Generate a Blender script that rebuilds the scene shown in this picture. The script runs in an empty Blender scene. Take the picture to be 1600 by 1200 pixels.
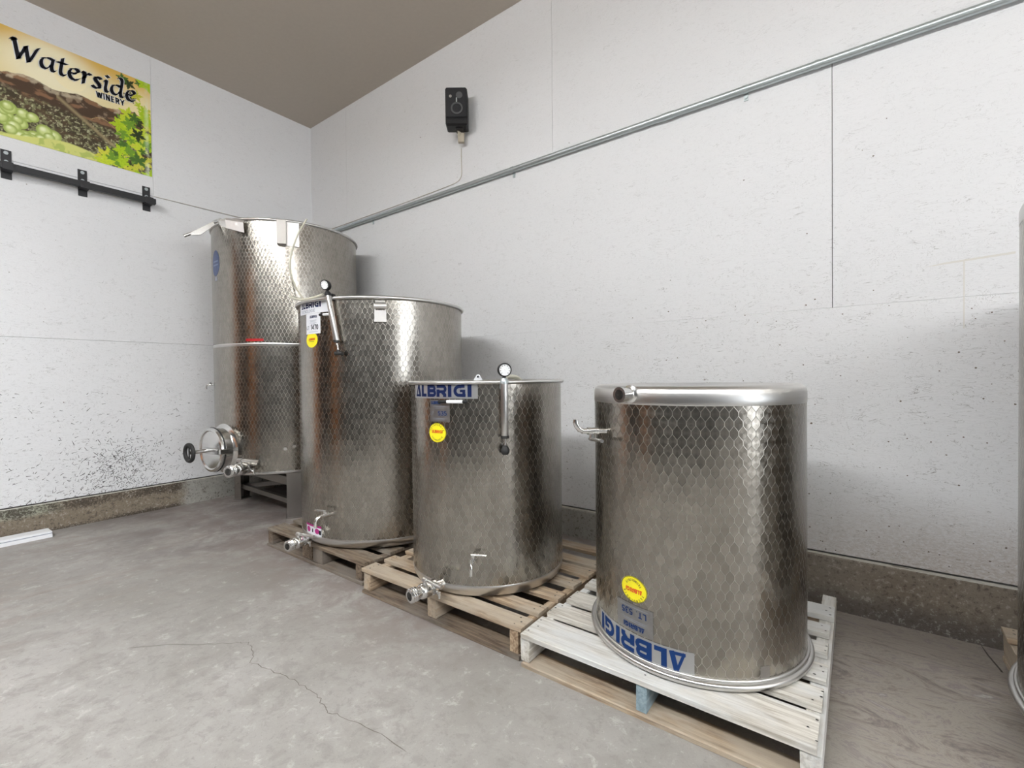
import bpy, math, random
import numpy as np
from mathutils import Matrix, Vector

random.seed(11)
PI = math.pi
scene = bpy.context.scene
col = scene.collection

# ------------------------------------------------------------------ camera
F_PX = 722.73
cam_d = bpy.data.cameras.new('camera')
cam_d.sensor_width = 36.0
cam_d.lens = F_PX / 1600.0 * 36.0
cam_d.clip_start = 0.02
cam = bpy.data.objects.new('camera', cam_d)
col.objects.link(cam)
yaw, pitch, roll = 0.63928, 0.014715, -0.011626
A = Matrix(((math.cos(yaw), math.sin(yaw), 0), (0, 0, -1), (-math.sin(yaw), math.cos(yaw), 0)))
P = Matrix(((1, 0, 0), (0, math.cos(pitch), -math.sin(pitch)), (0, math.sin(pitch), math.cos(pitch))))
Q = Matrix(((math.cos(roll), -math.sin(roll), 0), (math.sin(roll), math.cos(roll), 0), (0, 0, 1)))
Mc = Q @ P @ A
R3 = Matrix((Mc[0], -Mc[1], -Mc[2])).transposed()
cam.matrix_world = Matrix.Translation((0, 0, 1.15)) @ R3.to_4x4()
scene.camera = cam

# ------------------------------------------------------------------ world, exposure, large lights
world = bpy.data.worlds.new('overcast_sky')
scene.world = world
world.use_nodes = True
bg = world.node_tree.nodes['Background']
bg.inputs[0].default_value = (0.90, 0.95, 1.0, 1)
bg.inputs[1].default_value = 5.5
scene.view_settings.view_transform = 'Standard'
scene.view_settings.look = 'None'
scene.view_settings.gamma = 1.0
scene.view_settings.use_curve_mapping = False
scene.view_settings.exposure = 0.73
scene.cycles.use_denoising = True
scene.cycles.max_bounces = 10
scene.cycles.diffuse_bounces = 6
scene.cycles.glossy_bounces = 6
scene.cycles.sample_clamp_indirect = 6.0
scene.cycles.caustics_reflective = True
scene.cycles.blur_glossy = 1.0

# room extents
XL, YW, ZC = -5.03, 2.941, 4.035       # siding of the two walls in view, ceiling
XR, YB = 8.0, -2.6                     # walls behind the camera

# ------------------------------------------------------------------ node helpers
class NT:
    def __init__(s, name):
        s.mat = bpy.data.materials.new(name)
        s.mat.use_nodes = True
        s.t = s.mat.node_tree
        s.b = s.t.nodes['Principled BSDF']
    def n(s, typ, **kw):
        nd = s.t.nodes.new(typ)
        for k, v in kw.items():
            setattr(nd, k, v)
        return nd
    def put(s, sock, v):
        if isinstance(v, bpy.types.NodeSocket):
            s.t.links.new(v, sock)
        elif v is not None:
            sock.default_value = v
    def m(s, op, a, b=None, c=None):
        nd = s.n('ShaderNodeMath', operation=op)
        for i, v in enumerate((a, b, c)):
            if v is not None:
                s.put(nd.inputs[i], v)
        return nd.outputs[0]
    def v(s, op, a, b=None):
        nd = s.n('ShaderNodeVectorMath', operation=op)
        s.put(nd.inputs[0], a)
        if b is not None:
            s.put(nd.inputs[1], b)
        return nd.outputs[0]
    def scale(s, a, f):
        nd = s.n('ShaderNodeVectorMath', operation='SCALE')
        s.put(nd.inputs[0], a); s.put(nd.inputs['Scale'], f)
        return nd.outputs[0]
    def comb(s, x, y, z):
        nd = s.n('ShaderNodeCombineXYZ')
        for i, q in enumerate((x, y, z)):
            s.put(nd.inputs[i], q)
        return nd.outputs[0]
    def sep(s, a):
        nd = s.n('ShaderNodeSeparateXYZ'); s.put(nd.inputs[0], a)
        return nd.outputs
    def noise(s, vec, scale, detail=4, rough=.6, dist=0):
        nd = s.n('ShaderNodeTexNoise')
        s.put(nd.inputs['Vector'], vec); nd.inputs['Scale'].default_value = scale
        nd.inputs['Detail'].default_value = detail; nd.inputs['Roughness'].default_value = rough
        nd.inputs['Distortion'].default_value = dist
        return nd.outputs['Fac']
    def ramp(s, fac, stops):
        nd = s.n('ShaderNodeValToRGB'); s.put(nd.inputs[0], fac)
        e = nd.color_ramp.elements
        while len(e) < len(stops):
            e.new(0.5)
        for i, (p, c) in enumerate(stops):
            e[i].position = p
            e[i].color = (c, c, c, 1) if isinstance(c, (int, float)) else (*c, 1)
        return nd.outputs[0]
    def sstep(s, x, a, b, lo=0.0, hi=1.0):
        nd = s.n('ShaderNodeMapRange', interpolation_type='SMOOTHSTEP')
        s.put(nd.inputs[0], x)
        for i, q in enumerate((a, b, lo, hi)):
            nd.inputs[i + 1].default_value = q
        return nd.outputs[0]
    def mix(s, f, a, b, bt='MIX'):
        nd = s.n('ShaderNodeMix', data_type='RGBA', blend_type=bt)
        s.put(nd.inputs[0], f)
        for i, q in ((6, a), (7, b)):
            s.put(nd.inputs[i], (*q, 1) if isinstance(q, tuple) and len(q) == 3 else q)
        return nd.outputs[2]
    def bump(s, h, strength, dist=0.002):
        nd = s.n('ShaderNodeBump')
        nd.inputs['Strength'].default_value = strength
        nd.inputs['Distance'].default_value = dist
        s.put(nd.inputs['Height'], h)
        s.put(s.b.inputs['Normal'], nd.outputs[0])
    def pos(s):
        return s.n('ShaderNodeNewGeometry').outputs['Position']
    def obj(s):
        return s.n('ShaderNodeTexCoord').outputs['Object']
    def set(s, color=None, rough=None, metal=None, spec=None):
        b = s.b.inputs
        if color is not None:
            s.put(b['Base Color'], (*color, 1) if isinstance(color, tuple) and len(color) == 3 else color)
        if rough is not None: s.put(b['Roughness'], rough)
        if metal is not None: s.put(b['Metallic'], metal)
        if spec is not None: s.put(b['Specular IOR Level'], spec)
        return s.mat

def plain(name, c, rough=.5, metal=0.0, var=.06, nscale=18, spec=.5):
    t = NT(name)
    f = t.noise(t.obj(), nscale, 4)
    k = t.m('MULTIPLY_ADD', f, 2 * var, 1 - var)
    cc = t.mix(1.0, c, t.comb(k, k, k), 'MULTIPLY')
    return t.set(cc, rough, metal, spec)

# --- circular-brushed stainless sheet: rows of overlapping brushed discs
def swirl_steel(name, p=.031, seed=0.0):
    t = NT(name)
    uv = t.n('ShaderNodeUVMap', uv_map='uv').outputs[0]
    u0, v0, _ = t.sep(uv)
    u = t.m('DIVIDE', u0, p * .93); v = t.m('DIVIDE', v0, p)
    j0 = t.m('FLOOR', v); j1 = t.m('ADD', j0, 1.0)
    def near(j):
        off = t.m('MULTIPLY', t.m('FLOORED_MODULO', j, 2.0), .5)
        i = t.m('ADD', t.m('ROUND', t.m('SUBTRACT', u, off)), off)
        return t.m('SUBTRACT', u, i), t.m('SUBTRACT', v, j), i
    a_u, a_v, a_i = near(j0); b_u, b_v, b_i = near(j1)
    # ogee outline of each cell: the discs of two rows cut each other off
    half = t.sstep(a_v, .10, .90, .5, 0.0)
    e = t.m('SUBTRACT', half, t.m('ABSOLUTE', a_u))
    ins = t.m('GREATER_THAN', e, 0.0)
    def pick(x, y):
        return t.m('ADD', t.m('MULTIPLY', x, ins), t.m('MULTIPLY', y, t.m('SUBTRACT', 1.0, ins)))
    du, dv = pick(a_u, b_u), pick(a_v, b_v)
    wn = t.n('ShaderNodeTexWhiteNoise', noise_dimensions='2D')
    t.put(wn.inputs['Vector'], t.comb(pick(a_i, b_i), pick(j0, j1), 0.0))
    cell = wn.outputs['Value']
    d = t.m('SQRT', t.m('ADD', t.m('MULTIPLY', du, du), t.m('MULTIPLY', dv, dv)))
    tang = t.n('ShaderNodeTangent', direction_type='RADIAL', axis='Z').outputs[0]
    T = t.v('ADD', t.scale(tang, dv), t.comb(0.0, 0.0, t.m('MULTIPLY', du, -1.0)))
    T = t.v('NORMALIZE', t.v('ADD', T, t.comb(1e-4, 1e-4, 1e-4)))
    t.put(t.b.inputs['Tangent'], T)
    t.b.inputs['Anisotropic'].default_value = .55
    edge = t.sstep(t.m('ABSOLUTE', e), .07, .0)
    f = t.noise(t.obj(), 2.2, 5, .6)
    g = t.noise(t.obj(), 140, 2, .5)
    rough = t.m('ADD', t.m('ADD', t.m('MULTIPLY', cell, .05), t.m('MULTIPLY_ADD', f, .10, .15)), t.m('MULTIPLY', edge, .10))
    col_ = t.mix(f, (.285, .263, .231), (.39, .366, .328))
    col_ = t.mix(t.m('MULTIPLY', edge, .32), col_, (.64, .615, .575))  # ridge highlights between the discs are lightened in the colour itself
    k_ = t.m('MULTIPLY_ADD', cell, .22, .89)
    col_ = t.mix(1.0, col_, t.comb(k_, k_, k_), 'MULTIPLY')
    # streaks of dried rinse water run down the shell
    s2 = t.noise(t.v('MULTIPLY', t.obj(), (9, 9, .7)), 3.0, 4, .6)
    col_ = t.mix(t.sstep(s2, .58, .75, 0, .25), col_, (.50, .47, .42))
    hgt = t.m('ADD', t.m('MULTIPLY_ADD', t.m('MULTIPLY', d, d), .42, t.m('MULTIPLY', edge, .20)), t.m('MULTIPLY', g, .02))
    t.bump(hgt, .42, .0016)
    return t.set(col_, rough, 1.0)

def brushed_steel(name, c=(.66, .645, .62), rough=.27, aniso=.6, axis='Z'):
    t = NT(name)
    o = t.obj()
    f = t.noise(t.v('MULTIPLY', o, (3, 3, 160)), 4, 3, .6)
    g = t.noise(o, 5, 4)
    tang = t.n('ShaderNodeTangent', direction_type='RADIAL', axis=axis).outputs[0]
    t.put(t.b.inputs['Tangent'], tang)
    t.b.inputs['Anisotropic'].default_value = aniso
    k = t.m('MULTIPLY_ADD', f, .22, .89)
    cc = t.mix(1.0, c, t.comb(k, k, k), 'MULTIPLY')
    return t.set(cc, t.m('MULTIPLY_ADD', g, .16, rough - .08), 1.0)

def wood(name, dark, light, grey, rough=.8):
    t = NT(name)
    oi = t.n('ShaderNodeObjectInfo').outputs['Random']
    o = t.v('ADD', t.obj(), t.comb(t.m('MULTIPLY', oi, 17.0), t.m('MULTIPLY', oi, 9.0), 0.0))
    g1 = t.noise(t.v('MULTIPLY', o, (2.2, 34, 34)), 2.0, 6, .65, .6)
    g2 = t.noise(t.v('MULTIPLY', o, (1.2, 3, 3)), 2.4, 5, .6)
    g3 = t.noise(t.v('MULTIPLY', o, (6, 120, 120)), 2.0, 3, .6)
    c = t.mix(t.sstep(g1, .32, .68), dark, light)
    c = t.mix(t.sstep(t.m('ADD', g2, t.m('MULTIPLY', t.m('SUBTRACT', oi, .5), .25)), .40, .66, 0, .8), c, grey)
    c = t.mix(t.sstep(g3, .60, .72, 0, .45), c, dark)
    t.bump(t.m('ADD', g1, t.m('MULTIPLY', g3, .6)), .5, .003)
    return t.set(c, rough, 0.0, .25)

M = {}
# painted strand-board siding
t = NT('white_painted_strandboard')
p_ = t.pos(); px, py, pz = t.sep(p_)
run = t.m('ADD', px, py)
w1 = t.noise(t.comb(t.m('MULTIPLY', run, 14.0), 0.0, t.m('MULTIPLY', pz, 62.0)), 1.6, 5, .7, 1.2)
w2 = t.noise(t.comb(t.m('MULTIPLY', run, 40.0), 0.0, t.m('MULTIPLY', pz, 150.0)), 1.0, 4, .7, .6)
w3 = t.noise(p_, 1.1, 4, .6)
c = t.mix(w3, (.70, .702, .712), (.745, .748, .76))
c = t.mix(t.sstep(w1, .58, .74, 0, .30), c, (.44, .44, .44))
c = t.mix(t.sstep(w2, .62, .76, 0, .32), c, (.34, .33, .32))
h1 = t.noise(t.comb(t.m('MULTIPLY', run, 9.0), 0.0, t.m('MULTIPLY', pz, 34.0)), 1.0, 3, .6, 1.6)
h2 = t.noise(t.comb(t.m('MULTIPLY', run, 7.0), 3.0, t.m('MULTIPLY', pz, 9.0)), 1.0, 3, .7, .4)
hair = t.m('MULTIPLY', t.sstep(t.m('ABSOLUTE', t.m('SUBTRACT', h1, .5)), .014, .003), t.sstep(h2, .46, .62))
h3 = t.noise(t.comb(t.m('MULTIPLY', run, 16.0), 7.0, t.m('MULTIPLY', pz, 22.0)), 1.0, 3, .6, 2.4)
hair2 = t.m('MULTIPLY', t.sstep(t.m('ABSOLUTE', t.m('SUBTRACT', h3, .5)), .010, .002), t.sstep(h2, .54, .40))
more = t.sstep(pz, 3.0, .6, .30, .85)
c = t.mix(t.m('MULTIPLY', t.m('MAXIMUM', hair, hair2), more), c, (.30, .29, .28))
# splashed grime along the foot of the siding, away from the corner
low = t.m('MULTIPLY', t.sstep(pz, .62, .20), t.sstep(px, -1.2, .5))
gr = t.noise(t.comb(t.m('MULTIPLY', run, 26.0), 0.0, t.m('MULTIPLY', pz, 50.0)), 2.0, 7, .8, .8)
c = t.mix(t.m('MULTIPLY', low, t.sstep(gr, .30, .64, .12, .72)), c, (.36, .285, .22))
t.bump(t.m('ADD', w1, t.m('MULTIPLY', w2, .5)), .35, .004)
M['siding'] = t.set(c, .62, 0.0, .3)
M['seam'] = plain('dark_gap', (.10, .095, .09), .9)
M['ceiling'] = plain('taupe_ceiling_board', (.475, .425, .365), .8, 0, .06, 30)
M['back'] = plain('dim_back_wall', (.055, .055, .056), .8, 0, .25, 2)

# concrete floor
t = NT('stained_concrete_floor')
p_ = t.pos(); px, py, pz = t.sep(p_)
a1 = t.noise(p_, .9, 8, .62, .3)
a2 = t.noise(p_, 5.0, 8, .7, .5)
a3 = t.noise(p_, 46, 5, .75)
st_y = t.noise(t.comb(t.m('MULTIPLY', px, 5.5), t.m('MULTIPLY', py, 1.3), 0.0), 1.7, 10, .76, .9)
st_x = t.noise(t.comb(t.m('MULTIPLY', px, 2.2), t.m('MULTIPLY', py, 5.0), 0.0), 1.5, 12, .80, 2.2)
c = t.ramp(a1, [(.30, (.232, .219, .202)), (.48, (.30, .286, .268)), (.70, (.40, .384, .364))])
c = t.mix(t.sstep(a2, .44, .64, 0, .65), c, (.27, .254, .236))
c = t.mix(t.sstep(a3, .60, .72, 0, .45), c, (.58, .56, .54))
c = t.mix(t.sstep(a3, .42, .30, 0, .5), c, (.16, .152, .145))
a6 = t.noise(p_, 15, 8, .74, .4)
c = t.mix(t.sstep(a6, .50, .63, 0, .50), c, (.225, .21, .195))
c = t.mix(t.sstep(a6, .44, .33, 0, .50), c, (.53, .515, .495))
a7 = t.noise(p_, 120, 3, .7)
c = t.mix(t.sstep(a7, .60, .70, 0, .40), c, (.16, .15, .14))
# brown and wine-purple stains, swept along the left wall and along the tanks
far_l = t.sstep(px, -2.3, -3.6)
c = t.mix(t.m('MULTIPLY', far_l, t.sstep(st_y, .45, .66, 0, .62)), c, (.265, .228, .198))
c = t.mix(t.m('MULTIPLY', far_l, t.sstep(st_y, .60, .70, 0, .5)), c, (.15, .125, .112))
by_p = t.m('MULTIPLY', t.sstep(py, .95, 1.6), t.sstep(px, -1.0, -1.7))
c = t.mix(t.m('MULTIPLY', by_p, t.sstep(a2, .36, .58, 0, .8)), c, (.215, .178, .165))
by_w = t.m('MULTIPLY', t.sstep(py, 1.1, 1.9), t.sstep(px, -.5, -.1))
c = t.mix(by_w, c, t.ramp(st_x, [(.34, (.12, .102, .098)), (.43, (.215, .185, .168)), (.51, (.31, .28, .24)), (.58, (.20, .17, .17)), (.68, (.40, .385, .355))]))
dk = t.noise(p_, 1.7, 5, .6)
c = t.mix(t.m('MULTIPLY', t.m('MULTIPLY', t.sstep(px, -3.0, -3.7), t.sstep(py, .6, 1.3)), t.sstep(dk, .42, .62, 0, .7)), c, (.13, .108, .105))
t.bump(t.m('ADD', t.m('MULTIPLY', a2, .7), t.m('MULTIPLY', a3, .5)), .25, .004)
M['floor'] = t.set(c, t.m('MULTIPLY_ADD', a2, .30, .38), 0.0, .4)

# concrete upstand below the siding
t = NT('mouldy_concrete_upstand')
p_ = t.pos(); px, py, pz = t.sep(p_)
a2 = t.noise(p_, 7.0, 8, .7, .4); a3 = t.noise(p_, 38, 4, .7); a4 = t.noise(p_, 2.3, 6, .65, .5)
c = t.mix(a2, (.25, .24, .215), (.38, .37, .34))
c = t.mix(t.sstep(a3, .60, .70, 0, .6), c, (.15, .13, .11))
leftm = t.m('MULTIPLY', t.sstep(px, -4.9, -4.96), t.sstep(t.m('ADD', py, t.m('MULTIPLY', a2, .2)), 1.75, 1.66))
a5 = t.noise(p_, 85, 4, .75)
c = t.mix(leftm, c, t.mix(a4, (.15, .118, .085), (.28, .24, .185)))
c = t.mix(t.m('MULTIPLY', leftm, t.m('MULTIPLY', t.sstep(py, .85, .60), t.sstep(pz, .12, .17))), c, (.40, .42, .33))
zone = t.m('MAXIMUM', t.sstep(t.m('ADD', pz, t.m('MULTIPLY', a2, .08)), .15, .21), t.sstep(pz, .05, .0))
mo = t.m('ADD', t.m('ADD', t.m('MULTIPLY', a5, .45), t.m('MULTIPLY', a4, .55)), t.m('MULTIPLY', zone, .14))
c = t.mix(t.m('MULTIPLY', leftm, t.sstep(mo, .50, .66, 0, .92)), c, (.055, .045, .035))
rightm = t.sstep(px, -.9, .2)
c = t.mix(rightm, c, t.mix(a4, (.15, .118, .088), (.30, .265, .215)))
c = t.mix(t.m('MULTIPLY', rightm, t.sstep(a4, .40, .62, 0, .7)), c, (.155, .12, .09))
c = t.mix(t.m('MULTIPLY', t.sstep(px, -1.5, 0.2), t.sstep(t.m('ADD', pz, t.m('MULTIPLY', a2, .10)), .13, .0, 0, .8)), c, (.085, .075, .07))
c = t.mix(t.sstep(t.m('ADD', t.m('MULTIPLY', a3, .6), t.m('MULTIPLY', a5, .4)), .535, .60, 0, .7), c, (.08, .068, .055))
c = t.mix(t.sstep(t.m('ADD', t.m('MULTIPLY', a3, .6), t.m('MULTIPLY', a5, .4)), .46, .40, 0, .45), c, (.42, .40, .36))
t.bump(t.m('ADD', a2, t.m('MULTIPLY', a3, .6)), .6, .008)
M['curb'] = t.set(c, .9, 0.0, .2)
M['curb_lip'] = plain('pale_caulk_lip', (.56, .54, .48), .8, 0, .25, 30)

M['swirl'] = swirl_steel('circle_brushed_stainless')
M['steel'] = brushed_steel('satin_stainless', (.66, .65, .635), .33, .75)
M['bright'] = brushed_steel('polished_stainless', (.74, .735, .72), .20, .3)
M['dull'] = plain('dull_stainless', (.36, .34, .32), .42, 1.0, .12, 9)
M['light_steel'] = plain('light_satin_steel', (.74, .72, .70), .42, .8, .08, 30)
M['galv'] = plain('galvanised_steel', (.52, .57, .58), .38, .85, .15, 30)
M['black'] = plain('black_plastic', (.010, .010, .011), .5, spec=.3)
M['blackm'] = plain('black_painted_steel', (.018, .018, .020), .45)
M['dullblack'] = plain('grey_rubber_surround', (.07, .07, .072), .6)
M['dgrey'] = plain('dark_grey_grille', (.022, .022, .024), .65, spec=.25)
M['rubber'] = plain('black_rubber', (.016, .016, .016), .6)
M['white'] = plain('white_enamel', (.80, .81, .83), .4)
M['paper'] = plain('white_sticker_film', (.72, .73, .77), .45)
M['silver'] = plain('silver_sticker_film', (.42, .42, .42), .35, .7)
M['clearf'] = plain('faded_clear_film', (.30, .295, .29), .36, .9, .25, 40)
M['yellow'] = plain('yellow_sticker_film', (.86, .76, .015), .45)
M['navy'] = plain('navy_ink', (.006, .014, .062), .7, spec=.12)
M['blue'] = plain('blue_ink', (.008, .032, .125), .7, spec=.12)
M['blacki'] = plain('black_ink', (.012, .012, .018), .7, spec=.15)
M['greyi'] = plain('grey_ink', (.30, .32, .38), .6)
M['redi'] = plain('red_ink', (.62, .03, .015), .5)
M['brown_ink'] = plain('dark_brown_ink', (.06, .045, .02), .6)
M['pink'] = plain('magenta_ink', (.36, .012, .17), .5)
M['redtape'] = plain('red_tape', (.52, .012, .018), .45)
M['bluest'] = plain('blue_oval_film', (.05, .075, .17), .45, 0, .4, 60)
M['bluemark'] = plain('faded_blue_print', (.16, .21, .34), .45)
M['beige'] = plain('beige_bracket', (.40, .35, .27), .6)
M['wire'] = plain('tan_cable', (.46, .42, .36), .6)
M['hose'] = plain('cloudy_plastic_hose', (.58, .56, .46), .3)
M['chalk'] = plain('white_gauge_face', (.82, .83, .84), .4)
M['stain_dark'] = plain('black_splash', (.035, .032, .03), .8)
M['speck'] = plain('brown_speck', (.14, .11, .08), .8)
M['tan'] = plain('tan_scuff', (.66, .64, .60), .8)
M['crack'] = plain('crack_dirt', (.16, .145, .125), .95)
M['joint'] = plain('joint_dirt', (.07, .06, .055), .95)
M['wood_a'] = wood('weathered_brown_pallet_wood', (.085, .06, .042), (.25, .195, .14), (.25, .225, .19))
M['wood_b'] = wood('tan_pallet_wood', (.19, .125, .08), (.47, .36, .245), (.41, .355, .285))
M['wood_c'] = wood('bleached_pallet_wood', (.36, .325, .275), (.66, .635, .58), (.60, .61, .61))
M['wood_d'] = wood('dirty_stringer_wood', (.075, .055, .04), (.21, .16, .115), (.20, .175, .15))
M['bluewood'] = wood('blue_grey_painted_wood', (.17, .24, .27), (.30, .38, .42), (.26, .31, .34))
M['orange_wood'] = wood('orange_brown_door_boards', (.30, .105, .03), (.50, .21, .07), (.44, .19, .07), .5)

# ------------------------------------------------------------------ mesh builder
class MB:
    def __init__(s):
        s.v = []; s.f = []; s.uv = None
    def quadgrid(s, pts):                     # rows of points
        b = len(s.v); nr = len(pts); nc = len(pts[0])
        for r in pts: s.v.extend(r)
        for i in range(nr - 1):
            for j in range(nc - 1):
                q = b + i * nc + j
                s.f.append((q, q + 1, q + nc + 1, q + nc))
        return s
    def poly(s, pts):
        b = len(s.v); s.v.extend(pts); s.f.append(tuple(range(b, b + len(pts)))); return s
    def box(s, x0, x1, y0, y1, z0, z1, ch=0.0, T=None, jit=0.0):
        b = len(s.v)
        if ch <= 0:
            pts = [(x, y, z) for z in (z0, z1) for y in (y0, y1) for x in (x0, x1)]
            fs = [(0, 2, 3, 1), (4, 5, 7, 6), (0, 1, 5, 4), (2, 6, 7, 3), (0, 4, 6, 2), (1, 3, 7, 5)]
        else:
            pts = []
            for z, i in ((z0, ch), (z0 + ch, 0), (z1 - ch, 0), (z1, ch)):
                pts += [(x0 + i, y0 + i, z), (x1 - i, y0 + i, z), (x1 - i, y1 - i, z), (x0 + i, y1 - i, z)]
            fs = [(3, 2, 1, 0), (12, 13, 14, 15)]
            for k in range(3):
                for j in range(4):
                    a, c_ = 4 * k + j, 4 * k + (j + 1) % 4
                    fs.append((a, c_, c_ + 4, a + 4))
        if jit:
            pts = [tuple(q + random.uniform(-jit, jit) for q in p) for p in pts]
        if T: pts = [T(p) for p in pts]
        s.v.extend(pts); s.f.extend(tuple(b + i for i in f) for f in fs)
        return s
    def tube(s, path, r, n=10, caps=True, T=None):
        path = [Vector(p) for p in path]
        rs = r if isinstance(r, (list, tuple)) else [r] * len(path)
        b = len(s.v); ref = None
        for i, p in enumerate(path):
            d = (path[min(i + 1, len(path) - 1)] - path[max(i - 1, 0)]).normalized()
            if ref is None:
                ref = Vector((0, 0, 1)) if abs(d.z) < .9 else Vector((1, 0, 0))
            x = (ref - d * ref.dot(d)).normalized(); ref = x
            y = d.cross(x)
            for k in range(n):
                a = 2 * PI * k / n
                q = p + (x * math.cos(a) + y * math.sin(a)) * rs[i]
                s.v.append(tuple(T(tuple(q)) if T else q))
        for i in range(len(path) - 1):
            for k in range(n):
                a, c_ = b + i * n + k, b + i * n + (k + 1) % n
                s.f.append((a, c_, c_ + n, a + n))
        if caps:
            s.f.append(tuple(b + k for k in range(n - 1, -1, -1)))
            e = b + (len(path) - 1) * n
            s.f.append(tuple(e + k for k in range(n)))
        return s
    def lathe(s, prof, n=96, T=None, close=False):   # prof: (r, z) pairs about z
        b = len(s.v)
        for r, z in prof:
            for k in range(n):
                a = 2 * PI * k / n
                q = (r * math.cos(a), r * math.sin(a), z)
                s.v.append(T(q) if T else q)
        m = len(prof)
        for i in range(m if close else m - 1):
            i2 = (i + 1) % m
            for k in range(n):
                k2 = (k + 1) % n
                s.f.append((b + i * n + k, b + i * n + k2, b + i2 * n + k2, b + i2 * n + k))
        return s
    def build(s, name, mat, parent=None, smooth=38, kind=None, label=None):
        me = bpy.data.meshes.new(name)
        me.from_pydata([tuple(p) for p in s.v], [], s.f)
        me.validate(); me.update()
        if smooth:
            me.shade_smooth()
            me.set_sharp_from_angle(angle=math.radians(smooth))
        me.materials.append(M[mat] if isinstance(mat, str) else mat)
        o = bpy.data.objects.new(name, me)
        col.objects.link(o)
        if parent is not None: o.parent = parent
        if kind: o['kind'] = kind
        if label: o['label'] = label
        return o

def tag(o, label, cat, group=None, kind=None):
    o['label'] = label; o['category'] = cat
    if group: o['group'] = group
    if kind: o['kind'] = kind
    return o
def thing(name, loc, label, cat, group=None, rz=0.0):
    o = bpy.data.objects.new(name, None)
    o.empty_display_size = .1
    col.objects.link(o); o.location = loc; o.rotation_euler = (0, 0, rz)
    return tag(o, label, cat, group)

# ------------------------------------------------------------------ the room
def floor_z(x, y):
    def ss(q, a, b):
        q = min(1, max(0, (q - a) / (b - a))); return q * q * (3 - 2 * q)
    return -.085 * ss(x, -1.4, .1) * ss(y, 2.35, 2.95)
mb = MB()
xs = [XL - .1] + list(np.linspace(-4.8, 2.2, 57)) + [4, 6, XR + 6]
ys = [YB - .1, -1, 0, 1, 1.8] + list(np.linspace(2.2, 3.05, 18))
mb.quadgrid([[(x, y, floor_z(x, y)) for x in xs] for y in ys])
floor = mb.build('floor', 'floor', kind='structure', smooth=80)

def strip_on_floor(name, pts, w, mat, parent, z=.0012):
    mb = MB()
    rows = []
    for i, p in enumerate(pts):
        a = Vector(pts[max(i - 1, 0)]); b = Vector(pts[min(i + 1, len(pts) - 1)])
        d = (b - a).normalized(); nrm = Vector((-d.y, d.x))
        ww = (w if 0 < i < len(pts) - 1 else w * .2) * random.uniform(.6, 1.3)
        q = Vector(p)
        rows.append([(q.x - nrm.x * ww, q.y - nrm.y * ww, floor_z(*p) + z), (q.x + nrm.x * ww, q.y + nrm.y * ww, floor_z(*p) + z)])
    mb.quadgrid(rows)
    return mb.build(name, mat, parent, smooth=0)

# siding panels on a dark backing; each board is a part of its wall
def wall_panels(side, backing_box, panels):
    w = MB().box(*backing_box).build('wall_' + side, 'seam', kind='structure', smooth=0)
    for b in panels:
        MB().box(*b, ch=.0015).build('wall_panel', 'siding', w, smooth=0)
    return w
rows = [(.228, 1.4925), (1.4945, 2.7985), (2.8005, ZC + .02)]
pl = []
for (z0, z1), cuts in zip(rows, ([-1.16], [-2.36], [-1.0, 1.435])):
    cuts = [YB] + cuts + [YW + .012]
    for a, b in zip(cuts[:-1], cuts[1:]):
        pl.append((XL - .012, XL, a + .0008, b - .0008, z0, z1))
wall_l = wall_panels('left', (XL - .1, XL - .012, YB, YW + .1, -.1, ZC + .1), pl)
pl = []
for (z0, z1), cuts, g in zip([(.207, 1.493), (1.4935, 2.79), (2.792, ZC + .02)],
                             ([-3.6, 1.3, 3.7, 6.2], [-.098, 2.45, 5.0], [-4.345, -1.787, .77, 3.3, 5.8]), (.0003, .0015, .0011)):
    cuts = [XL] + cuts + [XR]
    for a, b in zip(cuts[:-1], cuts[1:]):
        pl.append((a + g, b - g, YW, YW + .012, z0, z1))
wall_r = wall_panels('right', (XL - .1, XR, YW + .012, YW + .1, -.2, ZC + .1), pl)

ceiling = MB().box(XL - .1, XR + .1, YB - .1, YW + .1, ZC, ZC + .1).build('ceiling', 'ceiling', kind='structure', smooth=0)
MB().box(XL, XR, YB - .1, YB, -.1, ZC).build('wall_back', 'back', kind='structure', smooth=0)
# end wall with the open loading door that lets the daylight in
DY0, DY1, DZ = -1.0, 2.55, 3.3
w = MB()
w.box(XR, XR + .1, YB, DY0, -.1, ZC).box(XR, XR + .1, DY1, YW, -.1, ZC).box(XR, XR + .1, DY0, DY1, DZ, ZC)
w.build('wall_end', 'back', kind='structure', smooth=0)
# out-of-view plank doors mirrored in the steel; grey one added for dark reflections
for k, (a, b, m_) in enumerate(((-.75, -.12, 'orange_wood'), (-2.55, -.80, 'dgrey'))):
    d = bpy.data.objects.new('door_%d' % (k + 1), None); col.objects.link(d)
    d.location = (XL, a, 0); d['kind'] = 'structure'
    n = 5; wd = (b - a) / n
    for i in range(n):
        MB().box(.021, .05, i * wd + .003, (i + 1) * wd - .003, .01, 2.9).build('plank', m_, d, smooth=0)
    MB().tube([(.05, .1, 1.0), (.10, .1, 1.0), (.10, .1, 1.2), (.05, .1, 1.2)], .012).build('handle', 'black', d)
for k, (a, b) in enumerate(((-4.05, -3.35),)):
    d = bpy.data.objects.new('door_%d' % (k + 3), None); col.objects.link(d)
    d.location = (a, YB, 0); d['kind'] = 'structure'
    n = 5; wd = (b - a) / n
    for i in range(n):
        MB().box(i * wd + .003, (i + 1) * wd - .003, .005, .05, .01, 2.9).build('plank', 'orange_wood', d, smooth=0)
    MB().tube([(.1, .05, 1.0), (.1, .10, 1.0), (.1, .10, 1.2), (.1, .05, 1.2)], .012).build('handle', 'black', d)
ld = bpy.data.lights.new('door_portal', 'AREA'); ld.shape = 'RECTANGLE'
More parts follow.
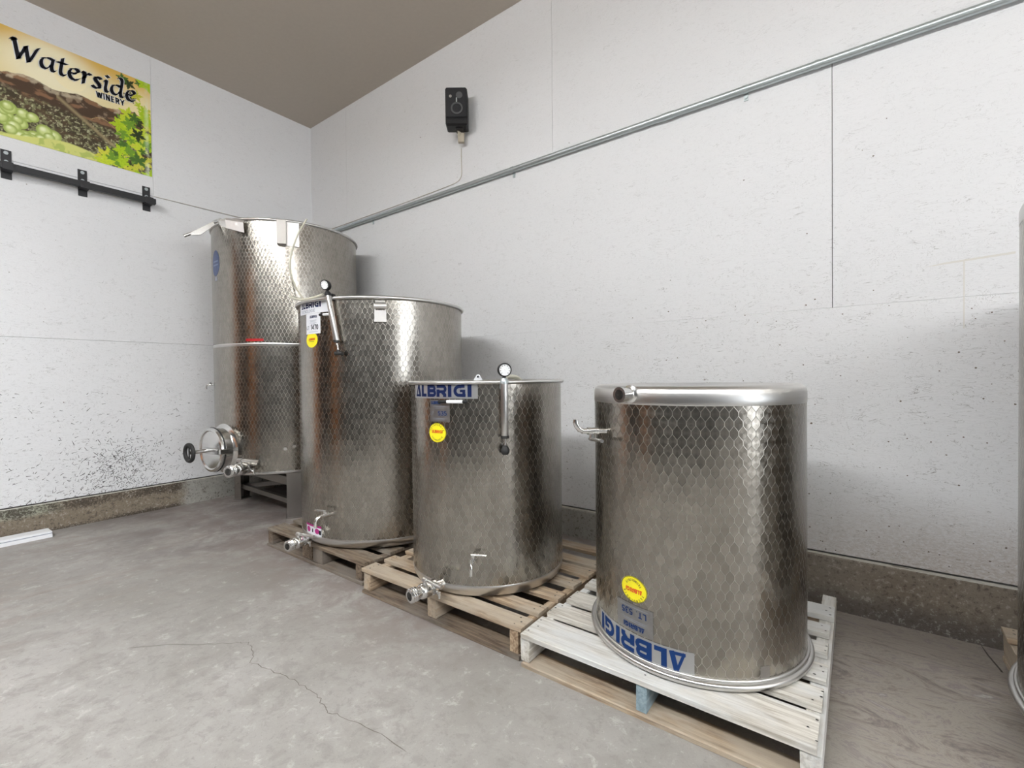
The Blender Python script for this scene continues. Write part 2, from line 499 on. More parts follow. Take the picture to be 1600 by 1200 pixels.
ld.size = DY1 - DY0; ld.size_y = DZ; ld.cycles.is_portal = True
lo = bpy.data.objects.new('door_portal', ld); col.objects.link(lo)
lo.matrix_world = Matrix.Translation((XR + .05, (DY0 + DY1) / 2, DZ / 2)) @ Matrix.Rotation(PI / 2, 4, 'Y') @ Matrix.Rotation(PI / 2, 4, 'Z')

# concrete upstands under the siding
def curb(name, pts_out, axis, a, b, ztop):
    n = 60; random.seed(5 if axis == 'x' else 6)
    mb = MB(); rows = []
    prof = pts_out
    for i in range(n + 1):
        q = a + (b - a) * i / n; j = random.uniform(-.003, .003)
        r = []
        for k, (d, z) in enumerate(prof):
            z += random.uniform(-.002, .002) if 0 < k < len(prof) - 1 else 0
            r.append((q, YW - d + j, z) if axis == 'x' else (XL + d + j, q, z))
        rows.append(r)
    mb.quadgrid(rows)
    return mb.build(name, 'curb', kind='structure', smooth=30)
cl = curb('baseboard_left', [(-.05, .2155), (.008, .2155), (.014, .210), (.017, .10), (.02, -.05)], 'y', YB, YW + .02, .2155)
cr = curb('baseboard_right', [(-.05, .195), (.010, .195), (.018, .187), (.024, .06), (.032, -.12)], 'x', XL, XR, .195)
MB().box(XL - .01, XL + .011, YB, YW, .2125, .2175).build('caulk_lip', 'curb_lip', cl, smooth=0)
MB().box(XL, XR, YW - .013, YW + .01, .190, .1965).build('caulk_lip', 'curb_lip', cr, smooth=0)

# crack and slab joint
crack_pts = [(-2.523, 0.592), (-2.407, 0.702), (-2.272, 0.808), (-2.176, 0.882), (-2.152, 0.909), (-2.09, 0.91), (-2.037, 0.895), (-1.979, 0.857), (-1.889, 0.874), (-1.771, 0.894), (-1.681, 0.901), (-1.596, 0.907), (-1.531, 0.896), (-1.47, 0.885), (-1.416, 0.889), (-1.327, 0.914), (-1.2, .93), (-1.08, .92)]
fine = []
for a, b in zip(crack_pts[:-1], crack_pts[1:]):
    for k in range(4):
        f_ = k / 4
        fine.append((a[0] + (b[0] - a[0]) * f_ + random.gauss(0, .004), a[1] + (b[1] - a[1]) * f_ + random.gauss(0, .004)))
strip_on_floor('crack', fine, .0014, 'crack', floor)
strip_on_floor('slab_joint', [(.452, 2.93), (.456, 2.8), (.459, 2.6), (.46, 2.4), (.462, 1.9), (.462, 1.0)], .005, 'joint', floor)

# splashes and specks on the siding
def marks_left(n, seed):
    rnd = random.Random(seed); mb = MB()
    for i in range(n):
        if i < n * .62:
            y, z = rnd.gauss(1.18, .17), .22 + abs(rnd.gauss(.20, .13))
        else:
            y, z = rnd.uniform(.2, 1.7), .22 + rnd.random() ** 1.8 * .85
        if z < .225 or y > 1.85: continue
        l = rnd.uniform(.003, .013) * (1.9 if rnd.random() < .15 else 1); w_ = rnd.uniform(.0009, .0025); a = rnd.gauss(.5, .9)
        dx, dz = math.cos(a) * l, math.sin(a) * l; nx, nz = -math.sin(a) * w_, math.cos(a) * w_
        x = XL + .0007
        mb.poly([(x, y - dx - nx, z - dz - nz), (x, y + dx - nx * .4, z + dz - nz * .4), (x, y + dx + nx * .4, z + dz + nz * .4), (x, y - dx + nx, z - dz + nz)])
    return mb
marks_left(1050, 3).build('splash_marks', 'stain_dark', wall_l, smooth=0, kind='stuff')
mb = MB(); rnd = random.Random(8)
for i in range(330):
    x = rnd.uniform(-2.2, 1.0); z = .22 + rnd.random() ** 1.5 * (1.35 if x > -1.2 else .9)
    if rnd.random() < .10: z = rnd.uniform(1.5, 3.6); x = rnd.uniform(-4.6, .8)
    r = rnd.uniform(.0012, .0042) * (1.5 if rnd.random() < .08 else 1)
    mb.poly([(x + r * math.cos(-q) * rnd.uniform(.7, 1.4), YW - .0007, z + r * math.sin(-q) * rnd.uniform(.6, 1.1)) for q in np.linspace(0, 2 * PI, 7)[:-1]])
mb.build('specks', 'speck', wall_r, smooth=0, kind='stuff')
mb = MB(); rnd = random.Random(9)
for i in range(60):
    y, z = rnd.uniform(.3, 2.3), rnd.uniform(.9, 2.75); r = rnd.uniform(.0015, .004)
    mb.poly([(XL + .0007, y + r * math.cos(q), z + r * math.sin(q) * .8) for q in np.linspace(0, 2 * PI, 7)[:-1]])
mb.build('specks', 'speck', wall_l, smooth=0, kind='stuff')
MB().poly([(.26, YW - .0008, 1.648), (.56, YW - .0008, 1.664), (.56, YW - .0008, 1.674), (.33, YW - .0008, 1.660)]).poly(
    [(.395, YW - .0008, 1.35), (.40, YW - .0008, 1.35), (.40, YW - .0008, 1.655), (.395, YW - .0008, 1.655)]).build('scuff', 'tan', wall_r, smooth=0)

# ceiling strip lights (all outside the view)
def strip_light(x, y, strength, watts, where):
    t_ = thing('ceiling_light', (x, y, 3.62), 'white tube light hung under the ceiling ' + where, 'light', 'tube lights above and behind the camera')
    MB().box(-1.25, 1.25, -.20, .20, .08, .11, ch=.006).build('reflector', 'white', t_, smooth=0)
    for sx in (-.9, .9):
        MB().tube([(sx, 0, .11), (sx, 0, ZC - 3.62)], .006).build('hanger', 'galv', t_)
    m_ = bpy.data.materials.new('glowing_tube'); m_.use_nodes = True
    nt = m_.node_tree; nt.nodes.remove(nt.nodes['Principled BSDF'])
    em = nt.nodes.new('ShaderNodeEmission'); em.inputs[0].default_value = (1, .975, .945, 1); em.inputs[1].default_value = strength
    nt.links.new(em.outputs[0], nt.nodes['Material Output'].inputs[0])
    MB().tube([(-1.2, 0, 0), (1.2, 0, 0)], .030, 8).build('tube', m_, t_)
    l = bpy.data.lights.new('ceiling_light_glow', 'AREA'); l.shape = 'RECTANGLE'; l.size = 2.4; l.size_y = .38
    l.energy = watts; l.color = (.93, .975, 1.0)
    o = bpy.data.objects.new('ceiling_light_glow', l); col.objects.link(o); o.parent = t_; o.location = (0, 0, .075)
for a in ((-2.2, -1.5, 61, 95, 'in front of the corner tank'), (.4, -1.5, 48, 62, 'above the photographer'), (3.2, -.6, 48, 52, 'beyond the tall grey tank'), (6.0, -.6, 38, 45, 'near the open loading door')):
    strip_light(*a)

# ------------------------------------------------------------------ lettering drawn with pen strokes
def arc(cx, cy, rx, ry, a0, a1, n=10):
    return [(cx + rx * math.cos(math.radians(a0 + (a1 - a0) * i / n)), cy + ry * math.sin(math.radians(a0 + (a1 - a0) * i / n))) for i in range(n + 1)]
GL = {   # advance width, strokes
 'A': (.78, [[(.06, .06), (.40, .94), (.72, .06)], [(.16, .32), (.62, .32)]]),
 'L': (.58, [[(.10, 1), (.10, .08), (.56, .08)]]),
 'B': (.70, [[(.10, 0), (.10, 1)], [(.10, .93), (.38, .93)] + arc(.38, .73, .20, .20, 90, -90, 6) + [(.10, .53)], [(.38, .53)] + arc(.40, .30, .23, .23, 90, -90, 6) + [(.10, .07)]]),
 'R': (.72, [[(.10, 0), (.10, 1)], [(.10, .93), (.38, .93)] + arc(.38, .69, .22, .24, 90, -90, 6) + [(.10, .45)], [(.40, .45), (.64, 0)]]),
 'I': (.26, [[(.12, 0), (.12, 1)]]),
 'G': (.82, [arc(.42, .5, .34, .44, 48, 330, 14) + [(.74, .46), (.46, .46)]]),
 'T': (.66, [[(.02, .93), (.62, .93)], [(.32, 0), (.32, .93)]]),
 'E': (.60, [[(.56, .93), (.10, .93), (.10, .07), (.56, .07)], [(.10, .5), (.50, .5)]]),
 'C': (.74, [arc(.42, .5, .34, .44, 48, 312, 12)]),
 'N': (.74, [[(.10, 0), (.10, 1), (.62, 0), (.62, 1)]]),
 'O': (.84, [arc(.42, .5, .35, .44, 0, 360, 16)]),
 'W': (1.0, [[(.02, 1), (.26, .03), (.50, .9), (.74, .03), (.98, 1)]]),
 'Y': (.70, [[(.02, 1), (.35, .48), (.68, 1)], [(.35, 0), (.35, .48)]]),
 '0': (.66, [arc(.32, .5, .25, .45, 0, 360, 14)]),
 '1': (.42, [[(.06, .78), (.26, .97), (.26, 0)]]),
 '3': (.62, [arc(.28, .73, .24, .21, 150, -90, 8), arc(.28, .28, .27, .24, 90, -150, 8)]),
 '4': (.66, [[(.48, 0), (.48, .98), (.04, .28), (.62, .28)]]),
 '5': (.62, [[(.54, .93), (.14, .93), (.10, .54)] + arc(.28, .32, .27, .27, 120, -140, 9)]),
 '7': (.60, [[(.04, .93), (.56, .93), (.22, 0)]]),
 '.': (.24, [[(.08, .06), (.17, .06)]]), ' ': (.36, []),
}
LOGO = {   # heavy cut of the maker's name, letters as solid bars
 'A': (.92, [([(.10, .0), (.46, 1)], .15), ([(.50, 1.0), (.74, 0)], .27), ([(.04, .09), (.80, .09)], .18)]),
 'L': (.74, [([(.15, 1), (.15, 0)], .30), ([(.10, .13), (.68, .13)], .26)]),
 'B': (1.0, [([(.16, 0), (.16, 1)], .30), ([(.06, .88), (.66, .88)] + arc(.66, .70, .18, .18, 90, -90, 6) + [(.28, .52)], .24), ([(.28, .50), (.68, .50)] + arc(.68, .31, .20, .19, 90, -90, 6) + [(.06, .12)], .25)]),
 'R': (1.02, [([(.15, 0), (.15, .62)], .30), ([(.02, .88), (.66, .88)] + arc(.66, .66, .20, .22, 90, -90, 6) + [(.22, .44)], .25), ([(.55, .44), (.80, .20), (.80, 0)], .30)]),
 'I': (.44, [([(.18, 0), (.18, 1)], .32)]),
 'G': (1.10, [(arc(.52, .5, .37, .37, 62, 250, 14) + [(.98, .13), (.98, .13)], .26), ([(.95, .88), (.66, .88)], .25), ([(.88, .0), (.88, .56)], .24), ([(.56, .50), (1.0, .50)], .20)]),
}
def stroke_quads(pts, w, maxlen, nib=None):
    out = []
    P_ = [np.array(p, float) for p in pts]
    for i in range(len(P_) - 1):
        a, b = P_[i], P_[i + 1]; L = np.linalg.norm(b - a)
        if L < 1e-9: continue
        d = (b - a) / L
        if nib is None:
            n_ = np.array([-d[1], d[0]]) * w / 2
            e0 = d * (w * .18 if i > 0 else 0); e1 = d * (w * .18 if i < len(P_) - 2 else 0)
            a2, b2 = a - e0, b + e1
        else:
            n_ = np.array([math.cos(nib), math.sin(nib)]) * w / 2
            pn = np.array([-d[1], d[0]])
            if abs(n_ @ pn) < w * .17: n_ = n_ + pn * w * .17
            a2, b2 = a - d * w * .06, b + d * w * .06
        k = max(1, int(math.ceil(L / maxlen)))
        for j in range(k):
            p, q = a2 + (b2 - a2) * j / k, a2 + (b2 - a2) * (j + 1) / k
            out.append((p - n_, q - n_, q + n_, p + n_))
    return out
def text_quads(text, h, weight=.15, space=.10, maxlen=.02, table=GL, centre=False, squeeze=1.0):
    x = 0; qs = []
    for ch in text:
        w, strokes = table[ch]
        for st in strokes:
            pts, wt = st if isinstance(st, tuple) else (st, weight)
            for q in stroke_quads([((x + a * squeeze) * h, b * h) for a, b in pts], wt * h, maxlen):
                qs.append(q)
        x += (w + space) * squeeze
    W = (x - space * squeeze) * h
    if centre: qs = [tuple(p - np.array([W / 2, 0]) for p in q) for q in qs]
    return qs, W
def put_quads(mb, quads, T, dx=0, dy=0, rot=0.0):
    c_, s_ = math.cos(rot), math.sin(rot)
    for q in quads:
        mb.poly([T(p[0] * c_ - p[1] * s_ + dx, p[0] * s_ + p[1] * c_ + dy) for p in q])
    return mb

# ------------------------------------------------------------------ tanks
class Tank:
    def __init__(s, cx, cy, zb, r, name, label, group):
        s.c = (cx, cy); s.zb = zb; s.r = r
        s.o = thing(name, (cx, cy, zb), label, 'tank', group)
    def shell(s, name, z0, z1, mat, r=None, parent=None, n=160):
        r = r or s.r
        mb = MB(); nz = 2
        me_rows = []
        pts = [[((r) * math.cos(2 * PI * k / n), (r) * math.sin(2 * PI * k / n), z - s.zb) for k in range(n + 1)] for z in (z0, z1)]
        mb.quadgrid(pts)
        o = mb.build(name, mat, parent or s.o, smooth=60)
        me = o.data
        uvl = me.uv_layers.new(name='uv')
        for poly in me.polygons:
            js = [me.loops[li].vertex_index for li in poly.loop_indices]
            for li, vi in zip(poly.loop_indices, js):
                uvl.data[li].uv = (2 * PI * r * (vi % (n + 1)) / n, z0 if vi <= n else z1)
        return o
    def frame(s, deg, z, r=None):         # local x outward, y along the shell, z up
        a = math.radians(deg); r = s.r if r is None else r; zz = z - s.zb
        ca, sa = math.cos(a), math.sin(a)
        return lambda p: ((r + p[0]) * ca - p[1] * sa, (r + p[0]) * sa + p[1] * ca, zz + p[2])
    def surf(s, deg, z, off, flip=False, r=None):
        a0 = math.radians(deg); r0 = (r or s.r); sg = -1 if flip else 1
        return lambda u, v: ((r0 + off) * math.cos(a0 + sg * u / r0), (r0 + off) * math.sin(a0 + sg * u / r0), z + sg * v - s.zb)
    def plate(s, name, mat, deg, z, w, h, off=.0008, flip=False, parent=None, label=None, n=12):
        T = s.surf(deg, z, off, flip)
        mb = MB().quadgrid([[T(-w / 2 + w * i / n, v) for i in range(n + 1)] for v in (-h / 2, h / 2)])
        return mb.build(name, mat, parent or s.o, smooth=60, label=label)
    def disc(s, name, mat, deg, z, rx, rz, off=.0009, flip=False, parent=None, label=None, ring=None):
        T = s.surf(deg, z, off, flip); mb = MB(); n = 32
        rr = [0.02, .5, 1.0] if ring is None else [ring[0], ring[1]]
        mb.quadgrid([[T(rx * q * math.cos(2 * PI * k / n), rz * q * math.sin(2 * PI * k / n)) for k in range(n + 1)] for q in rr])
        if ring is None: mb.poly([T(rx * .02 * math.cos(2 * PI * k / n), rz * .02 * math.sin(2 * PI * k / n)) for k in range(n)])
        return mb.build(name, mat, parent or s.o, smooth=60, label=label)
    def text(s, name, mat, text, deg, z, h, off=.0016, flip=False, parent=None, weight=.17, space=.12, table=GL, squeeze=1.0, width=None):
        qs, W = text_quads(text, h, weight, space, .012, table, True, squeeze)
        k = 1.0 if width is None else width / W
        qs = [tuple(np.array([p[0] * k, p[1] - h / 2]) for p in q) for q in qs]
        return put_quads(MB(), qs, s.surf(deg, z, off, flip)).build(name, mat, parent or s.o, smooth=0)
    def ring_text(s, name, mat, text, deg, z, rad, h, a0, a1, off, flip, parent, top=True):
        mb = MB(); T = s.surf(deg, z, off, flip); n = len(text)
        for i, ch in enumerate(text):
            a = math.radians(a0 + (a1 - a0) * i / max(1, n - 1))
            qs, W = text_quads(ch, h, .2, 0, .01, GL, True)
            rot = a - PI / 2 if top else a + PI / 2
            rr = rad if top else rad
            put_quads(mb, qs, T, rr * math.cos(a), rr * math.sin(a), rot)
        return mb.build(name, mat, parent, smooth=0)

def drain_valve(tk, deg, z, s=1.0, rz=0.0, lever=1, down=0.0):
    f0 = tk.frame(deg, z)
    cr_, sr_ = math.cos(rz), math.sin(rz)
    def f(p):
        x, y, zz = (q * s for q in p)
        return f0((x * cr_ - y * sr_, x * sr_ + y * cr_, zz - x * down))
    v = MB()
    v.tube([(-.03, 0, 0), (.045, 0, 0)], .021, 18, T=f)
    v.tube([(.042, 0, 0), (.058, 0, 0)], .034, 20, T=f)                  # clamp ferrule
    v.tube([(.058, 0, 0), (.066, 0, 0), (.074, 0, 0), (.110, 0, 0), (.120, 0, 0), (.124, 0, 0)], [.024, .030, .034, .034, .030, .024], 20, T=f)
    v.tube([(.122, 0, 0), (.140, 0, 0)], .023, 18, T=f)
    b = v.build('drain_valve', 'bright', tk.o, smooth=35)
    rg = MB()                                                             # threaded coupling, hollow
    prof = [(.019, .176), (.027, .176), (.032, .172), (.032, .166), (.029, .164), (.032, .161), (.032, .156), (.029, .154), (.032, .151), (.032, .142), (.026, .138), (.019, .138)]
    rg.lathe(prof, 24, T=lambda p: f((p[2], p[0], p[1])), close=True)
    rg.build('coupling', 'bright', b, smooth=30)
    MB().lathe([(.0195, .150), (.001, .150)], 20, T=lambda p: f((p[2], p[0], p[1]))).build('bore', 'seam', b)
    lv = MB()
    lv.tube([(.092, 0, .030), (.092, 0, .050)], .009, 10, T=f)
    lv.tube([(.092, 0, .044), (.088, .030 * lever, .046), (.078, .105 * lever, .040)], [.008, .0085, .009], 10, T=f)
    lv.tube([(.092, -.012 * lever, .046), (.092, .012 * lever, .046)], .012, 10, T=f)
    lv.build('lever', 'steel', b)
    wn = MB()                                                             # wing nut of the clamp
    wn.tube([(.050, .030, -.012), (.050, .050, -.022)], .006, 8, T=f).tube([(.050, .050, -.036), (.050, .050, -.008)], .005, 8, T=f)
    wn.tube([(.050, .034, -.012), (.050, -.034, .006), (.050, -.044, .006)], .0075, 8, T=f)
    wn.build('wing_nut', 'bright', b)
    return b

def sample_tap(tk, deg, z, s=1.0, up=False, lever=1, side=0.0, spout=.052):
    f0 = tk.frame(deg, z); sg = -1 if up else 1
    f = lambda p: f0((p[0] * s, p[1] * s + p[0] * s * side, p[2] * s * sg))
    v = MB()
    v.tube([(-.01, 0, 0), (.02, 0, 0), (.022, 0, 0), (.05, 0, 0)], [.008, .008, .011, .011], 12, T=f)
    v.tube([(.05, 0, 0), (.066, 0, 0)], .008, 12, T=f)
    v.tube([(.060, 0, .0), (.072, 0, -.004), (.080, 0, -.014), (.083, 0, -.024), (.083, 0, -spout)], [.0075, .0075, .007, .007, .0065], 12, T=f)
    b = v.build('sample_tap', 'bright', tk.o)
    l = MB()
    l.tube([(.038, 0, .008), (.038, 0, .026)], .0075, 10, T=f)
    l.tube([(.038, -.010 * lever, .024), (.038, .062 * lever, .022)], [.0062, .0052], 10, T=f)
    l.build('lever', 'bright', b)
    return b

def air_pump(tk, deg, ztop, length, rodlen, tilt=0.0, knob='bar', lean=0.0):
    f0 = tk.frame(deg, ztop, tk.r)
    def f(p):     # tilt leans the barrel along the shell, lean away from it
        return f0((p[0] + .030 + lean * -p[2], p[1] + tilt * -p[2], p[2]))
    b_ = MB().tube([(0, 0, -length), (0, 0, -length + .004), (0, 0, -.004), (0, 0, 0)], [.0155, .0165, .0165, .0155], 18, T=f)
    b = b_.build('air_pump', 'steel', tk.o)
    c_ = MB().tube([(0, 0, -.004), (0, 0, .010), (0, 0, .022)], [.019, .019, .012], 14, T=f).tube([(-.055, .0, .0), (.0, 0, .0)], .012, 10, T=f)
    c_.box(-.045, -.020, -.016, .016, -.030, .012, ch=.003, T=f)
    c_.build('clip', 'black' if knob == 'bar' else 'galv', b)
    MB().tube([(0, 0, -length - .010), (0, 0, -length + .002)], .0185, 16, T=f).build('collar', 'rubber', b)
    MB().tube([(0, 0, -length - rodlen), (0, 0, -length)], .0055, 10, T=f).build('plunger_rod', 'bright', b)
    k = MB(); zk = -length - rodlen
    if knob == 'bar':
        k.tube([(0, -.026, zk), (0, .026, zk)], .011, 10, T=f).tube([(0, 0, zk), (0, 0, zk + .02)], .010, 10, T=f)
    else:
        k.lathe([(.001, -.030), (.013, -.028), (.019, -.018), (.020, -.006), (.014, .008), (.007, .014), (.001, .015)], 18, T=lambda p: f((p[0], p[1], p[2] + zk)))
    k.build('knob', 'rubber', b)
    # pressure gauge above the rim, turned to the room
    gz = .058
    g = MB()
    def gf(p):      # gauge axis = outward
        return f((p[2] + .004, p[0], p[1] + gz))
    g.lathe([(.001, -.012), (.026, -.012), (.031, -.008), (.031, .012), (.028, .015), (.026, .015), (.026, .011)], 28, T=gf)
    g.tube([(.0, 0, .02), (.0, 0, .034)], .008, 10, T=f)
    gb = g.build('gauge', 'black', b)
    MB().lathe([(.026, .0115), (.001, .0115)], 28, T=gf).build('dial', 'chalk', gb)
    nd = MB()
    nd.poly([gf((x, y, .0122)) for x, y in ((-.002, -.010), (.012, .012), (.002, -.004))])
    for i in range(9):
        a = math.radians(225 - i * 33.75); ca, sa = math.cos(a), math.sin(a)
        nd.poly([gf((ca * q - sa * w_, sa * q + ca * w_, .0122)) for q, w_ in ((.018, -.0012), (.023, -.0012), (.023, .0012), (.018, .0012))])
    nd.build('needle', 'blacki', gb, smooth=0)
    return b, f

def rim_bead(tk, z, r_in, name='rim', rr=.010):
    prof = [(r_in + rr + rr * math.cos(a), z + rr * math.sin(a) - tk.zb) for a in np.linspace(0, 2 * PI, 11)[:-1]]
    return MB().lathe(prof, 144, close=True).build(name, 'steel', tk.o, smooth=60)

G_ALL = 'stainless steel wine tanks'
DK = .131

# ---- tank on legs in the corner
t1 = Tank(-4.29, 2.26, 0.0, .608, 'wine_tank', 'tallest stainless steel wine tank, raised on legs in the corner of the room', G_ALL)
ZT1 = 2.455
t1.shell('body', 1.452, ZT1 - .01, 'swirl')
t1.shell('lower_body', .395, 1.430, 'swirl')
MB().lathe([(.6085, 1.428), (.6095, 1.430), (.6095, 1.452), (.6085, 1.454)], 128).build('weld_band', 'steel', t1.o)
MB().lathe([(.609, .398), (.611, .392), (.609, .380), (.59, .368), (.40, .345), (.0008, .325)], 128).build('base_dish', 'steel', t1.o)
rim_bead(t1, ZT1, .603, rr=.0105)
MB().lathe([(.601, ZT1 - .25), (.0008, ZT1 - .20)], 64).build('lid', 'steel', t1.o)
for k, a in enumerate((-26.5, 90.0, 203.5)):
    f = t1.frame(a, 0, 0)
    lg = MB()   # bent-plate leg: wide web facing outward with two returns
    for (x0, x1, y0, y1) in ((.596, .602, -.055, .055), (.53, .600, -.055, -.049), (.53, .600, .049, .055)):
        lg.box(x0, x1, y0, y1, 0, .40, T=f)
    lo_ = lg.build('leg', 'dull', t1.o, smooth=0)
    MB().box(.52, .61, -.065, .065, 0, .008, T=f).build('foot_plate', 'dull', lo_, smooth=0)
    for zb in (.16, .30, .355):
        MB().tube([(.565, .055, zb), (.565, .064, zb)], .009, 8, T=f).build('bolt', 'bright', lo_)
def polar(a, r, z): return (r * math.cos(math.radians(a)), r * math.sin(math.radians(a)), z)
for a, b in ((-26.5, 203.5), (-26.5, 90), (90, 203.5)):
    p0, p1 = Vector(polar(a, .57, .125)), Vector(polar(b, .57, .125))
    d = (p1 - p0).normalized(); n_ = Vector((-d.y, d.x, 0)) * .018; L = (p1 - p0).length
    T = lambda p, p0=p0, d=d, n_=n_: tuple(p0 + d * p[0] + n_ * (p[1] / .018) + Vector((0, 0, p[2])))
    MB().box(.02, L - .02, -.018, .018, -.02, .02, T=T).build('brace', 'dull', t1.o, smooth=0)
    T2 = lambda p, p0=p0, d=d, n_=n_: tuple(p0 + d * p[0] + n_ * (p[1] / .018) + Vector((0, 0, p[2] + .17)))
    MB().box(.02, L - .02, -.02, .02, -.035, .035, T=T2).build('top_rail', 'dull', t1.o, smooth=0)
# manway door
f = t1.frame(-84, .585)
T = lambda p: f((p[2], p[0], p[1]))
man = MB().lathe([(.205, -.06), (.205, .0), (.178, .012), (.172, .02), (.172, .072), (.178, .078), (.178, .092), (.170, .098)], 56, T=T).build('manway', 'bright', t1.o, smooth=30)
MB().lathe([(.176, .092), (.180, .100), (.176, .112), (.160, .116), (.150, .108), (.08, .118), (.01, .124)], 56, T=T).build('manway_door', 'bright', man, smooth=30)
MB().lathe([(.181, .080), (.184, .086), (.181, .092)], 56, T=T).build('gasket', 'rubber', man)
mb = MB().box(.06, .135, .165, .205, -.02, .02, ch=.003, T=f)
mb.box(.125, .150, -.05, .19, -.020, .020, ch=.003, T=f)
mb.build('clamp_arm', 'bright', man, smooth=30)
MB().tube([(.12, 0, 0), (.26, 0, 0)], [.018, .014], 14, T=f).build('screw_spindle', 'bright', man)
hw = MB()
ring = [(.064 + .016 * math.cos(a), .265 + .015 * math.sin(a)) for a in np.linspace(0, 2 * PI, 9)[:-1]]
hw.lathe(ring, 32, T=T, close=True)
for a in (90,):
    ca, sa = math.cos(math.radians(a)), math.sin(math.radians(a))
    hw.tube([(.265, -.064 * ca, -.064 * sa), (.265, .064 * ca, .064 * sa)], .006, 8, T=f)
hw.build('hand_wheel', 'rubber', man)
drain_valve(t1, -56, .452, 1.45, rz=-.15, lever=1)
# square bracket tube and its backing plate below the rim
f = t1.frame(-32, 2.35)
MB().box(.0, .003, -.05, .13, -.10, .095, T=f).build('bracket_plate', 'light_steel', t1.o, smooth=0)
MB().box(.003, .050, -.032, .036, -.098, .10, ch=.003, T=f).build('bracket_tube', 'dull', t1.o, smooth=0)
# lid-lift bracket at the rim: hub, two folded arms
f = t1.frame(-86, 2.44)
hb = MB().tube([(.012, -.03, .022), (.012, .06, .022)], .022, 14, T=f).build('lift_bracket', 'bright', t1.o)
g1 = t1.frame(-57, 2.415); g0 = t1.frame(-82, 2.46)
A0, A1 = Vector(g0((.012, 0, 0))), Vector(g1((.030, 0, 0)))
ar = MB()
up = Vector((0, 0, 1)); dd = (A1 - A0).normalized(); nn = dd.cross(up)
mid = A0.lerp(A1, .5) + Vector(t1.frame(-70, 0, 0)((.05, 0, 0)))
rows_ = []
for q, hh in ((A0, .018), (mid, .040), (A1, .050)):
    rows_.append([tuple(q + up * .018), tuple(q + nn * .012 + up * 0), tuple(q + nn * .004 - up * hh * 1.6)])
ar.quadgrid(rows_)
ar.build('folded_arm', 'light_steel', hb, smooth=30)
B0, B1 = Vector(f((.02, -.02, .02))), Vector(f((.175, -.075, -.105)))
dd = (B1 - B0).normalized(); sd = dd.cross(up).normalized()
ar = MB()
ar.quadgrid([[tuple(q + sd * .016 + up * .008), tuple(q - sd * .014 + up * .012), tuple(q - sd * .014 - up * hh), tuple(q + sd * .012 - up * hh)] for q, hh in ((B0, .02), (B0.lerp(B1, .6), .045), (B1, .010))])
ar.tube([tuple(B0.lerp(B1, .7)), tuple(B1 + dd * .06 + up * .012)], .012, 10)
ar.build('lift_arm', 'bright', hb, smooth=30)
# stickers, ports
o = t1.disc('oval_sticker', 'bluest', -92.6, 2.135, .075, .108, label='faded blue oval sticker')
t1.plate('mark', 'bluemark', -92.6, 2.15, .10, .012, .0016, parent=o); t1.plate('mark', 'bluemark', -92.6, 2.12, .10, .012, .0016, parent=o)
t1.plate('small_label', 'greyi', -92.0, 2.005, .05, .035)
t1.plate('red_tape', 'redtape', -52.8, 1.478, .142, .020, .0022, label='strip of red tape')
for a, z in ((-32.1, .583), (-25.8, .60)):
    MB().tube([(-.005, 0, 0), (.018, 0, 0)], .014, 12, T=t1.frame(a, z)).build('probe_port', 'bright', t1.o)
sample_tap(t1, -118, 1.115, .75)

# ---- big tank on the dark pallet
t2 = Tank(-2.68, 2.09, .1295, .547, 'wine_tank', 'large open-topped wine tank marked 1470, on a dark brown pallet', G_ALL)
ZT2 = 1.63
t2.shell('body', .188, ZT2 - .008, 'swirl')
MB().lathe([(.0008, .006), (.515, .004), (.535, .012), (.546, .03), (.5478, .050), (.5478, .060), (.5465, .062)], 144).build('bottom_band', 'steel', t2.o)
rim_bead(t2, ZT2, .543, rr=.011)
MB().lathe([(.540, ZT2 - .43), (.0008, ZT2 - .41)], 64).build('floating_lid', 'steel', t2.o)
st = t2.plate('brand_sticker', 'paper', -88, 1.594, .325, .082, n=20, label='white maker sticker with navy lettering')
t2.text('lettering', 'navy', 'ALBRIGI', -90.5, 1.607, .040, parent=st, table=LOGO, space=.07, width=.225)
t2.text('lettering', 'greyi', 'TECNOLOGIE', -93.5, 1.569, .019, parent=st, width=.17)
st = t2.plate('capacity_label', 'paper', -87.3, 1.490, .145, .124, .0012, label='white paper capacity label')
t2.text('lettering', 'navy', 'ALBRIGI', -86.5, 1.532, .016, parent=st, table=LOGO, space=.07, width=.075, off=.002)
t2.text('lettering', 'navy', 'LT', -92.6, 1.466, .022, parent=st, width=.026, off=.002)
t2.text('lettering', 'blacki', '1470', -85.4, 1.468, .030, parent=st, off=.002, weight=.2, width=.072)
for zz, ww in ((1.510, .07), (1.503, .055), (1.495, .07), (1.488, .04), (1.440, .09)):
    t2.plate('print_line', 'greyi', -86.8, zz, ww, .0022, .002, parent=st, n=4)
st = t2.disc('round_sticker', 'yellow', -88.8, 1.392, .060, .047, label='round yellow sticker')
t2.text('lettering', 'redi', 'ALBRIGI', -88.4, 1.396, .013, parent=st, table=LOGO, space=.07, width=.066, off=.002)
t2.plate('print_line', 'brown_ink', -88.6, 1.382, .05, .002, .002, parent=st, n=4)
b, pf = air_pump(t2, -70.5, 1.645, .27, .075, tilt=.21, knob='bar', lean=.02)
